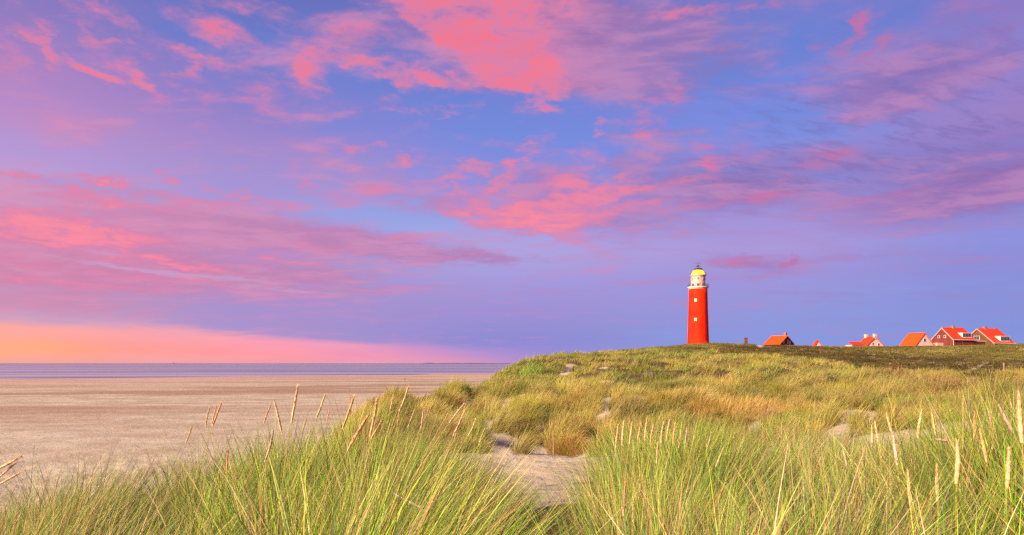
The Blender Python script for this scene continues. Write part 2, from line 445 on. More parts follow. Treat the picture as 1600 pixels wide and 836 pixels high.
class MB:
    """mesh builder from boxes, prisms, lathes"""
    def __init__(self):
        self.bm = bmesh.new()

    def poly(self, pts):
        vs = [self.bm.verts.new(p) for p in pts]
        return self.bm.faces.new(vs)

    def box(self, x0, x1, y0, y1, z0, z1):
        p = [(x0, y0, z0), (x1, y0, z0), (x1, y1, z0), (x0, y1, z0), (x0, y0, z1), (x1, y0, z1), (x1, y1, z1), (x0, y1, z1)]
        v = [self.bm.verts.new(q) for q in p]
        for f in ((3, 2, 1, 0), (4, 5, 6, 7), (0, 1, 5, 4), (1, 2, 6, 5), (2, 3, 7, 6), (3, 0, 4, 7)):
            self.bm.faces.new([v[k] for k in f])
        return self

    def hexa(self, p):
        v = [self.bm.verts.new(q) for q in p]
        for f in ((3, 2, 1, 0), (4, 5, 6, 7), (0, 1, 5, 4), (1, 2, 6, 5), (2, 3, 7, 6), (3, 0, 4, 7)):
            self.bm.faces.new([v[k] for k in f])
        return self

    def prism(self, poly_yz, x0, x1):
        a = [self.bm.verts.new((x0, y, z)) for y, z in poly_yz]
        b = [self.bm.verts.new((x1, y, z)) for y, z in poly_yz]
        n = len(a)
        self.bm.faces.new(a[::-1])
        self.bm.faces.new(b)
        for i in range(n):
            self.bm.faces.new((a[i], a[(i + 1) % n], b[(i + 1) % n], b[i]))
        return self

    def tube(self, p, q, r, r2=None, n=8):
        r2 = r if r2 is None else r2
        p, q = Vector(p), Vector(q)
        d = (q - p).normalized()
        u = d.cross(Vector((0, 0, 1)))
        if u.length < 1e-3:
            u = d.cross(Vector((1, 0, 0)))
        u.normalize()
        w = d.cross(u)
        A = [self.bm.verts.new(p + (u * math.cos(t) + w * math.sin(t)) * r) for t in [2 * math.pi * k / n for k in range(n)]]
        B = [self.bm.verts.new(q + (u * math.cos(t) + w * math.sin(t)) * r2) for t in [2 * math.pi * k / n for k in range(n)]]
        for i in range(n):
            self.bm.faces.new((A[i], A[(i + 1) % n], B[(i + 1) % n], B[i]))
        self.bm.faces.new(A[::-1])
        self.bm.faces.new(B)
        return self

    def lathe(self, prof, n=48, cap=True):
        rings = []
        for r, z in prof:
            rings.append([self.bm.verts.new((r * math.cos(2 * math.pi * k / n), r * math.sin(2 * math.pi * k / n), z)) for k in range(n)])
        for a, b in zip(rings[:-1], rings[1:]):
            for i in range(n):
                self.bm.faces.new((a[i], a[(i + 1) % n], b[(i + 1) % n], b[i]))
        if cap:
            self.bm.faces.new(rings[0][::-1])
            self.bm.faces.new(rings[-1])
        return self

    def build(self, name, material, parent=None, smooth=False, bevel=0.0):
        me = bpy.data.meshes.new(name)
        bmesh.ops.recalc_face_normals(self.bm, faces=self.bm.faces)
        if bevel:
            bmesh.ops.bevel(self.bm, geom=list(self.bm.edges), offset=bevel, segments=1, affect='EDGES')
        self.bm.to_mesh(me)
        self.bm.free()
        if smooth:
            for p in me.polygons:
                p.use_smooth = len(p.vertices) == 4
        me.materials.append(material)
        o = bpy.data.objects.new(name, me)
        col.objects.link(o)
        if parent:
            o.parent = parent
        return o


# ------------------------------------------------------------------ terrain height (metres relative to the eye)
# every column: viewing direction (as photo column), then (distance ahead, height relative to the eye)
B = -12.0
COLS = {
    -500: [(.5, -1.7), (3, -1.8), (6, -2.3), (10, -3.4), (15, -5.6), (25, -9.4), (40, -11.6), (60, B), (3000, B)],
    0:    [(.5, -1.6), (3, -1.75), (5, -1.9), (7, -2.3), (10, -3.2), (15, -5.4), (25, -9.2), (40, -11.6), (58, B), (3000, B)],
    200:  [(.5, -1.55), (3, -1.6), (6, -1.75), (9, -2.6), (15, -5.0), (25, -9), (42, -11.6), (62, B), (3000, B)],
    400:  [(.5, -1.5), (3, -1.5), (6, -1.6), (9, -2.1), (13, -3.3), (20, -5.8), (35, -10), (55, -11.8), (75, B), (3000, B)],
    500:  [(.5, -1.5), (3, -1.45), (6, -1.5), (9, -2.0), (14, -3.4), (22, -5.5), (32, -6.6), (42, -6.2), (50, -8), (75, B), (3000, B)],
    545:  [(.5, -1.5), (3, -1.45), (6, -1.48), (9, -2.0), (14, -3.5), (22, -4.8), (32, -4.2), (41, -3.2), (48, -4.2), (75, -11), (95, B), (3000, B)],
    600:  [(.5, -1.5), (3, -1.45), (6, -1.48), (9, -2.0), (14, -3.3), (22, -4.3), (30, -4.2), (38, -3.1), (46, -2.55), (55, -3.9), (75, -10), (100, B), (3000, B)],
    700:  [(.5, -1.5), (3, -1.5), (6, -1.55), (9, -2.0), (15, -3.4), (24, -4.4), (32, -4.2), (45, -3.4), (56, -2.75), (65, -3.3), (85, -7), (115, B), (3000, B)],
    750:  [(.5, -1.5), (3, -1.55), (6, -1.6), (9, -2.0), (15, -3.2), (24, -4.4), (32, -4.2), (45, -3.6), (55, -3.2), (70, -2.6), (84, -2.2), (100, -4), (135, B), (3000, B)],
    800:  [(.5, -1.5), (3, -1.6), (6, -1.6), (9, -1.95), (15, -3.0), (24, -4.3), (32, -4.2), (45, -3.6), (60, -2.6), (80, -1.35), (97, -.2), (112, -1.5), (150, -8), (200, B), (3000, B)],
    850:  [(.5, -1.5), (3, -1.6), (6, -1.6), (8.5, -1.75), (15, -2.8), (24, -4.3), (32, -4.3), (38, -4.1), (50, -3.1), (65, -2.0), (85, -.6), (110, 1.0), (130, .3), (180, -6), (250, -11), (400, B), (3000, B)],
    950:  [(.5, -1.5), (3, -1.55), (6, -1.55), (8.5, -1.75), (15, -2.8), (24, -4.2), (32, -4.3), (37, -4.1), (45, -3.2), (60, -2.1), (85, -.4), (115, 1.35), (150, 2.1), (200, 3.9), (240, 3.0), (400, -2), (600, -11), (3000, B)],
    1090: [(.5, -1.5), (3, -1.5), (6, -1.5), (9, -1.8), (15, -2.9), (24, -4.1), (32, -4.1), (38, -3.8), (46, -3.0), (60, -1.9), (85, -.1), (115, 1.7), (150, 2.6), (200, 4.6), (270, 8.1), (300, 8.6), (400, 6), (3000, 3)],
    1200: [(.5, -1.5), (3, -1.5), (6, -1.5), (9, -1.8), (15, -2.9), (24, -3.9), (32, -3.9), (46, -3), (60, -1.8), (85, -.3), (115, 1.05), (140, 1.25), (170, 1.1), (220, 3.8), (262, 6.9), (290, 7.3), (3000, 3)],
    1300: [(.5, -1.45), (3, -1.45), (6, -1.45), (9, -1.7), (15, -2.7), (24, -3.7), (34, -3.7), (46, -2.8), (60, -1.8), (80, -.85), (100, -.15), (118, -.8), (150, 0), (200, 2.6), (255, 6.1), (290, 6.5), (3000, 3)],
    1400: [(.5, -1.4), (3, -1.38), (6, -1.4), (9, -1.7), (15, -2.6), (24, -3.5), (34, -3.4), (46, -2.7), (60, -2.05), (85, -1.45), (100, -2.5), (130, -1.5), (160, -.6), (200, 1.7), (255, 6.1), (290, 6.6), (3000, 3)],
    1500: [(.5, -1.35), (3, -1.3), (6, -1.38), (9, -1.7), (15, -2.5), (24, -3.2), (34, -3.1), (46, -2.5), (60, -2.05), (85, -1.65), (105, -2.8), (140, -1.6), (200, 1.9), (255, 6.3), (290, 6.8), (3000, 3)],
    1600: [(.5, -1.3), (3, -1.25), (6, -1.35), (9, -1.65), (15, -2.3), (24, -2.9), (30, -2.8), (40, -2.35), (60, -1.95), (82, -1.45), (105, -2.3), (140, -1.0), (200, 2.6), (255, 7.2), (290, 7.6), (3000, 3)],
    2100: [(.5, -1.3), (3, -1.25), (6, -1.3), (9, -1.6), (15, -2.1), (24, -2.6), (30, -2.5), (40, -2.1), (60, -1.6), (82, -1.1), (105, -1.7), (140, -.8), (200, 2.6), (255, 7.0), (290, 7.4), (3000, 3)],
}
_px = np.arange(-500, 2101, 10.0)
_ly = np.linspace(math.log(.5), math.log(3000), 700)
_ks = sorted(COLS)
_tab = np.array([np.interp(_ly, [math.log(a) for a, _ in COLS[k]], [b for _, b in COLS[k]]) for k in _ks])
_G = np.array([np.interp(_px, _ks, _tab[:, j]) for j in range(len(_ly))]).T


def _gauss(a, s, axis):
    r = int(3 * s)
    k = np.exp(-0.5 * (np.arange(-r, r + 1) / s) ** 2)
    k /= k.sum()
    pad = [(0, 0), (0, 0)]
    pad[axis] = (r, r)
    b = np.pad(a, pad, mode='edge')
    return np.apply_along_axis(lambda m: np.convolve(m, k, 'valid'), axis, b)


_G = _gauss(_gauss(_G, 2.6, 0), 4.0, 1)
SH_N = (-0.648, 0.762)                     # seaward normal of the waterline


def shore(X, Y):
    return (X + 400) * SH_N[0] + (Y - 533) * SH_N[1]


def lookup(px, Y):
    fx = np.clip((px - _px[0]) / 10.0, 0, len(_px) - 1.001)
    fy = np.clip((np.log(np.maximum(Y, .5)) - _ly[0]) / (_ly[1] - _ly[0]), 0, len(_ly) - 1.001)
    i = fx.astype(int)
    j = fy.astype(int)
    a = fx - i
    b = fy - j
    return (_G[i, j] * (1 - a) + _G[i + 1, j] * a) * (1 - b) + (_G[i, j + 1] * (1 - a) + _G[i + 1, j + 1] * a) * b


def height(X, Y):
    """terrain height above the sea"""
    X = np.asarray(X, float)
    Y = np.asarray(Y, float)
    R = np.hypot(X, Y)
    A = np.arctan2(X, Y)
    lim = math.radians(50)
    Ac = np.clip(A, -lim, lim)
    px = 800 + F * np.tan(Ac)
    Ye = R * np.cos(Ac)
    h = lookup(px, Ye)
    # behind the viewer the two sides blend into one rolling dune
    w = sstep(math.radians(95), math.radians(170), np.abs(A))
    back = -1.6 - 2.0 * sstep(8, 60, R)
    h = h * (1 - w) + back * w
    dune = sstep(-11.7, -8.5, h)
    far = sstep(12, 40, R)
    h = h + dune * far * ((fbm(X / 9.0, Y / 9.0, 3, 3) - .5) * 1.0 + (fbm(X / 2.4, Y / 2.4, 8, 3) - .5) * .8 + (fbm(X / 4.2, Y / 3.4, 13, 2) - .5) * 1.7 * sstep(29, 36, R) * (1 - .55 * sstep(60, 110, R))) * (1 - 0.6 * sstep(120, 250, R))
    h = h + (1 - far) * (fbm(X / 1.1, Y / 1.1, 5, 3) - .5) * 0.10
    s = shore(X, Y)
    beach = 1 - sstep(-11.9, -10.5, h)
    # big flat beach falling gently to the waterline, with low bars
    hb = -0.0011 * np.clip(s + 480, 0, None) - 0.02 * np.clip(s, 0, 400)
    bars = (fbm(s / 40.0 + 3, (X * .76 + Y * .65) / 260.0, 11, 3) - .5) * 0.30 * sstep(-460, -300, s) * sstep(10, -20, s)
    pocks = (fbm(X / 1.3, Y / 1.3, 21, 3) - .5) * 0.42 * np.exp(-((R - 78) / 26.0) ** 2) + (fbm(X / 3.5, Y / 3.5, 29, 2) - .5) * 0.10 * (1 - sstep(120, 260, R))
    h = h + beach * (hb + bars + pocks)
    return h + EYE


def px_of(X, Y, Z):
    """photo pixel where a world point shows (used to read which patch of the dune it lies in)"""
    Ys = np.maximum(Y, .3)
    return 800 + F * X / Ys, HOR - F * (Z - EYE) / Ys


def ground(x, y):
    return float(height(np.array([x]), np.array([y]))[0])


def ray_ground(px, py, ymin=2.0, ymax=600.0):
    """where the sight line of a photo pixel meets the terrain"""
    Y = np.exp(np.linspace(math.log(ymin), math.log(ymax), 4000))
    X = (px - 800) / F * Y
    Z = EYE + (HOR - py) / F * Y
    d = Z - height(X, Y)
    k = np.argmax(d < 0)
    if d[k] >= 0:
        return None
    return float(X[k]), float(Y[k]), float(height(X[k:k + 1], Y[k:k + 1])[0])


# bare sand patches of the dune, given where they lie in view: (px, py, rx, ry, tilt)
SAND = [(928, 664, 11, 14, 10), (914, 700, 20, 20, 0), (942, 648, 11, 8, 0), (866, 718, 90, 16, 2), (980, 722, 110, 18, 0), (884, 580, 11, 9, -40), (893, 574, 8, 5, -40), (743, 614, 9, 9, 0), (730, 632, 14, 14, 40),
        (672, 628, 7, 9, 0), (712, 650, 12, 9, 45), (790, 640, 16, 9, 35), (795, 628, 10, 6, 0), (1315, 664, 34, 18, 0), (1300, 690, 40, 20, 0), (1350, 648, 38, 7, 0), (1125, 682, 22, 10, 0), (1180, 668, 14, 10, 0), (1265, 660, 12, 7, 0),
        (1075, 678, 12, 7, 0), (1165, 708, 40, 12, 0), (780, 690, 40, 9, 10), (845, 655, 9, 16, 0), (1600, 524, 0, 0, 0), (1187, 540, 8, 4, 0), (872, 620, 9, 5, 0), (948, 624, 9, 9, 40), (846, 585, 0, 0, 0), (1400, 540, 0, 0, 0),
        (1592, 531, 12, 1.5, 0), (1530, 573, 18, 2.5, -30), (700, 560, 0, 0, 0), (760, 672, 20, 12, 30), (1230, 668, 10, 5, 0), (990, 690, 18, 9, 0), (1195, 600, 0, 0, 0)]


def sandy(px, py):
    r = np.zeros_like(px)
    for (cx, cy, rx, ry, t) in SAND:
        if rx == 0:
            continue
        a = math.radians(t)
        x = (px - cx) * math.cos(a) + (py - cy) * math.sin(a)
        y = -(px - cx) * math.sin(a) + (py - cy) * math.cos(a)
        if cy < 600:
            r = np.maximum(r, 1.25 - np.hypot(x / rx, y / ry))
            continue
        # tall grass standing in front would hide the bare patch: the patch runs on towards the viewer
        r = np.maximum(r, 1.25 - np.hypot(x / rx, y / np.where(y > 0, ry + 16, ry + 3)))
    return np.where(r > 0, r, 0)            # >0.25 inside


def cover(X, Y, Z):
    """0 bare sand, 1 full plant cover"""
    R = np.hypot(X, Y)
    A = np.abs(np.degrees(np.arctan2(X, Y)))
    px, py = px_of(X, Y, Z)
    c = sstep(EYE - 10.8, EYE - 9.0, Z)
    n = fbm(X / 2.2, Y / 2.2, 31, 4)
    s = sandy(px, py) - .12 + (n - .5) * 1.5 * (sandy(px, py) > -.6)
    near = sstep(30, 24, Y)                      # the hollow between foreground bank and dune is bare
    c = c * (1 - sstep(.12, .35, s) * (A < 45) * sstep(24, 30, Y))
    c = np.where((Y < 30.5) & (Y > 8.5), np.minimum(c, sstep(.60, .68, n) * .7), c)
    return c


# ------------------------------------------------------------------ ground sheet
def build_ground():
    a1 = np.radians(np.arange(-42, 42.001, 0.11))
    a0 = np.radians(np.concatenate([np.arange(-180, -42, 1.5)]))
    a2 = np.radians(np.arange(42.5, 180, 1.5))
    A = np.concatenate([a0, a1, a2])
    R = np.concatenate([np.exp(np.linspace(math.log(1.2), math.log(700), 560)), [800, 950, 1200, 1600, 2200, 3200, 5000]])
    AA, RR = np.meshgrid(A, R)
    X = RR * np.sin(AA)
    Y = RR * np.cos(AA)
    Z = height(X, Y)
    n, m = Z.shape
    V = np.stack([X, Y, Z], -1).reshape(-1, 3)
    i = np.arange(n - 1)[:, None] * m + np.arange(m)[None, :]
    jn = np.concatenate([np.arange(1, m), [0]])
    i2 = np.arange(n - 1)[:, None] * m + jn[None, :]
    q = np.stack([i, i2, i2 + m, i + m], -1).reshape(-1, 4)[:, ::-1]
    V = np.vstack([V, [[0, 0, ground(0, 0.6)]]])
    c = len(V) - 1
    t = np.stack([np.arange(m), np.full(m, c), jn], -1)[:, ::-1]
    cov = cover(V[:, 0], V[:, 1], V[:, 2])
    px, py = px_of(V[:, 0], V[:, 1], V[:, 2])
    heath = sstep(108, 150, V[:, 1]) * cov
    cols = np.zeros((len(V), 3))
    cols[:, 0] = cov
    cols[:, 1] = heath
    cols[:, 2] = shore(V[:, 0], V[:, 1]) / 1000.0 + .6
    m_, N, b = mat('sand_and_litter', rough=0.95, spec=0.1)
    tcn = m_.node_tree.nodes.new('ShaderNodeTexCoord')
    P = tcn.outputs['Object']
    at = m_.node_tree.nodes.new('ShaderNodeAttribute')
    at.attribute_name = 'Col'
    sp = m_.node_tree.nodes.new('ShaderNodeSeparateColor')
    N.put(sp.inputs[0], at.outputs['Color'])
    cv, ht, sh = sp.outputs
    # sand: grain, patches, long streaks parallel to the waterline
    mp = m_.node_tree.nodes.new('ShaderNodeMapping')
    N.put(mp.inputs['Vector'], P)
    mp.inputs['Rotation'].default_value = (0, 0, math.radians(-40.4))
    mp.inputs['Scale'].default_value = (0.0045, 0.020, 0.05)
    streak = N.noise(mp.outputs[0], 1.0, 6.0, 0.62, 0.6)
    mp2 = m_.node_tree.nodes.new('ShaderNodeMapping')
    N.put(mp2.inputs['Vector'], P)
    mp2.inputs['Rotation'].default_value = (0, 0, math.radians(-36))
    mp2.inputs['Scale'].default_value = (0.02, 0.16, 0.1)
    streak2 = N.noise(mp2.outputs[0], 1.0, 6.0, 0.65, 0.3)
    patch = N.noise(P, 0.11, 6.0, 0.6)
    grain = N.noise(P, 14.0, 4.0, 0.7)
    dry = N.mix(N.step(patch, 0.35, 0.65), SAND_A, SAND_B)
    dry = N.mix(N.math('MULTIPLY', N.step(grain, 0.42, 0.62), 0.42), dry, SAND_C)
    wet_sheen = N.step(sh, 0.22, 0.62)
    stf = N.math('MULTIPLY', N.step(streak, 0.47, 0.57), N.step(sh, 0.06, 0.18))
    stf2 = N.math('MULTIPLY', N.step(streak2, 0.48, 0.60), N.step(sh, 0.02, 0.16, 0.15, 0.45))
    sand = N.mix(N.math('MULTIPLY', stf, 0.8), dry, SAND_D)
    sand = N.mix(stf2, sand, SAND_D)
    sand = N.mix(N.math('MULTIPLY', wet_sheen, 0.7), sand, SAND_WET_SHEEN)  # damp band near the water, pink sky reflection painted into its colour
    shaded_litter = N.mix(N.step(N.noise(P, 3.0, 5.0, 0.7), 0.4, 0.62), lin((72, 62, 40)), lin((104, 84, 58)))  # plant litter, darkened to paint shade into hollows between tussocks
    moor = N.mix(N.step(N.noise(P, 0.5, 6.0, 0.7), 0.4, 0.6), lin((58, 50, 26)), lin((88, 82, 42)))
    gc = N.mix(ht, shaded_litter, moor)
    N.put(b.inputs['Base Color'], N.mix(cv, sand, gc))
    N.put(b.inputs['Roughness'], N.math('SUBTRACT', 0.95, N.math('MULTIPLY', N.step(sh, 0.52, 0.62), 0.45)))
    bn = m_.node_tree.nodes.new('ShaderNodeBump')
    bn.inputs['Strength'].default_value = 0.9
    bn.inputs['Distance'].default_value = 0.09
    h1 = N.noise(P, 3.2, 5.0, 0.65)
    h2 = N.noise(P, 0.7, 4.0, 0.6)
    N.put(bn.inputs['Height'], N.math('ADD', N.math('ADD', h1, N.math('MULTIPLY', h2, 2.5)), N.math('MULTIPLY', grain, 0.25)))
    N.put(b.inputs['Normal'], bn.outputs[0])
    g = mesh_np('ground', V, q, m_, colors=cols, smooth=True, tris=t)
    tag(g, kind='structure')
    return g


SAND_A = lin((198, 182, 152))
SAND_B = lin((176, 157, 128))
SAND_C = lin((156, 142, 124))
SAND_D = lin((150, 118, 92))
SAND_WET_SHEEN = lin((188, 148, 134))
build_ground()

# ------------------------------------------------------------------ sea
def build_sea():
    m_, N, b = mat('sea_water', lin((112, 92, 128)), rough=0.22, spec=0.5)
    tcn = m_.node_tree.nodes.new('ShaderNodeTexCoord')
    mp = m_.node_tree.nodes.new('ShaderNodeMapping')
    N.put(mp.inputs['Vector'], tcn.outputs['Object'])
    mp.inputs['Rotation'].default_value = (0, 0, math.radians(-40.4))
    mp.inputs['Scale'].default_value = (0.0006, 0.011, 0.05)
    n1 = N.noise(mp.outputs[0], 1.0, 5.0, 0.6, 0.3)
    mp2 = m_.node_tree.nodes.new('ShaderNodeMapping')
    N.put(mp2.inputs['Vector'], tcn.outputs['Object'])
    mp2.inputs['Rotation'].default_value = (0, 0, math.radians(-40.4))
    mp2.inputs['Scale'].default_value = (0.05, 0.25, 0.1)
    n2 = N.noise(mp2.outputs[0], 1.0, 4.0, 0.6)
    N.put(b.inputs['Base Color'], N.mix(N.step(n1, 0.43, 0.57), lin((84, 96, 118)), lin((166, 148, 162))))  # lavender sky reflection painted into the pale bands of the water colour
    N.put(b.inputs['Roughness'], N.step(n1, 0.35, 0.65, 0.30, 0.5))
    bn = m_.node_tree.nodes.new('ShaderNodeBump')
    bn.inputs['Strength'].default_value = 0.3
    bn.inputs['Distance'].default_value = 0.5
    N.put(bn.inputs['Height'], n2)
    N.put(b.inputs['Normal'], bn.outputs[0])
    # fan from just inside the waterline to the horizon
    A = np.radians(np.linspace(-180, 180, 241))
    R = np.array([250, 400, 600, 900, 1500, 3000, 7000, 15000, 40000.0])
    AA, RR = np.meshgrid(A, R)
    V = np.stack([RR * np.sin(AA), RR * np.cos(AA), np.zeros_like(AA)], -1)
    n, m = AA.shape
    V = V.reshape(-1, 3)
    i = (np.arange(n - 1)[:, None] * m + np.arange(m - 1)[None, :])
    q = np.stack([i, i + 1, i + 1 + m, i + m], -1).reshape(-1, 4)[:, ::-1]
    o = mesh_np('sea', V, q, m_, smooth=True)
    tag(o, kind='structure')


build_sea()


def build_island():
    # low island on the horizon beyond the sea, 9 km out
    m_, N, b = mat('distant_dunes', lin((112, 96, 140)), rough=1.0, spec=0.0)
    d = 9000.0
    x0 = (655 - 800) / F * d
    x1 = (800 - 800) / F * d
    nx = 80
    xs = np.linspace(x0, x1, nx)
    t = (xs - x0) / (x1 - x0)
    top = 16 * (0.35 + 0.9 * fbm(xs / 130.0, xs * 0, 4, 3)) * sstep(0, .1, t) * np.where(t > .14, .75, 1.0) + 1
    ys = np.array([-300, -80, 0, 80, 300.0])
    pr = np.array([-.2, .6, 1, .6, -.2])
    V = np.stack([np.repeat(xs, 5), d + np.tile(ys, nx) + 0 * np.repeat(xs, 5), (top[:, None] * pr[None, :]).ravel()], -1)
    i = np.arange(nx - 1)[:, None] * 5 + np.arange(4)[None, :]
    q = np.stack([i, i + 5, i + 6, i + 1], -1).reshape(-1, 4)
    o = mesh_np('island', V, q, m_, smooth=True)
    tag(o, kind='structure')


build_island()

# ------------------------------------------------------------------ grass
def plant_material(name, trans=0.35, rough=0.6):
    m_ = bpy.data.materials.new(name)
    m_.use_nodes = True
    t = m_.node_tree
    t.nodes.clear()
    N = Nodes(t)
    at = t.nodes.new('ShaderNodeAttribute')
    at.attribute_name = 'Col'
    pb = t.nodes.new('ShaderNodeBsdfPrincipled')
    pb.inputs['Roughness'].default_value = rough
    pb.inputs['Specular IOR Level'].default_value = 0.25
    N.put(pb.inputs['Base Color'], at.outputs['Color'])
    tr = t.nodes.new('ShaderNodeBsdfTranslucent')
    N.put(tr.inputs['Color'], at.outputs['Color'])
    mx = t.nodes.new('ShaderNodeMixShader')
    mx.inputs[0].default_value = trans
    t.links.new(pb.outputs[0], mx.inputs[1])
    t.links.new(tr.outputs[0], mx.inputs[2])
    out = t.nodes.new('ShaderNodeOutputMaterial')
    t.links.new(mx.outputs[0], out.inputs['Surface'])
    return m_


GRASS = plant_material('grass_blades', 0.33)
HEATH = plant_material('heath_leaves', 0.15, 0.8)


def blades(base, H, laz, lean, curl, width, nseg, cr, ct, face=None):
    """arched tapering blades; returns vertices, quads, colours"""
    n = len(base)
    if face is None:
        face = rng.uniform(0, math.pi, n)
    lx, ly = np.cos(laz), np.sin(laz)
    wx = np.cos(face)
    wy = np.sin(face)
    P = base.copy()
    V = np.zeros((n, nseg + 1, 2, 3), np.float32)
    C = np.zeros((n, nseg + 1, 2, 3), np.float32)
    step = H / nseg
    for k in range(nseg + 1):
        t = k / nseg
        w = width * (0.75 + 0.5 * t) * (1 - t) ** 0.75 * 0.9 + width * 0.06
        V[:, k, 0, 0] = P[:, 0] - wx * w * .5
        V[:, k, 0, 1] = P[:, 1] - wy * w * .5
        V[:, k, 0, 2] = P[:, 2]
        V[:, k, 1, 0] = P[:, 0] + wx * w * .5
        V[:, k, 1, 1] = P[:, 1] + wy * w * .5
        V[:, k, 1, 2] = P[:, 2]
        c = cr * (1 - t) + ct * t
        C[:, k, 0] = c
        C[:, k, 1] = c
        th = lean + curl * ((k + .5) / nseg) ** 1.5
        P[:, 0] += lx * np.sin(th) * step
        P[:, 1] += ly * np.sin(th) * step
        P[:, 2] += np.cos(th) * step
    V = V.reshape(-1, 3)
    C = C.reshape(-1, 3)
    b = (np.arange(n) * (nseg + 1) * 2)[:, None] + (np.arange(nseg) * 2)[None, :]
    q = np.stack([b, b + 1, b + 3, b + 2], -1).reshape(-1, 4)
    return V, q, C


def L3(c):
    return np.array(lin(c)[:3])


def pick(cols, w, n):
    k = rng.choice(len(cols), n, p=np.array(w) / sum(w))
    return np.array([L3(c) for c in cols])[k]


# ---- foreground banks of marram, 2.3 to 9 m away
HPX = [-200, 0, 100, 200, 300, 400, 500, 600, 700, 780, 840, 875, 900, 925, 960, 1000, 1100, 1200, 1300, 1400, 1500, 1600, 1800]
HFA = [1.0, 1.04, 1.04, .92, .98, 1.0, .98, 1.0, .88, .70, .62, .45, .30, .55, .88, 1.0, .98, .97, .98, 1.04, 1.08, 1.12, 1.12]


def blobsum(px, py, lst):
    r = np.zeros_like(px)
    for cx, cy, rx, ry in lst:
        r = np.maximum(r, np.exp(-((px - cx) / rx) ** 2 - ((py - cy) / ry) ** 2))
    return r


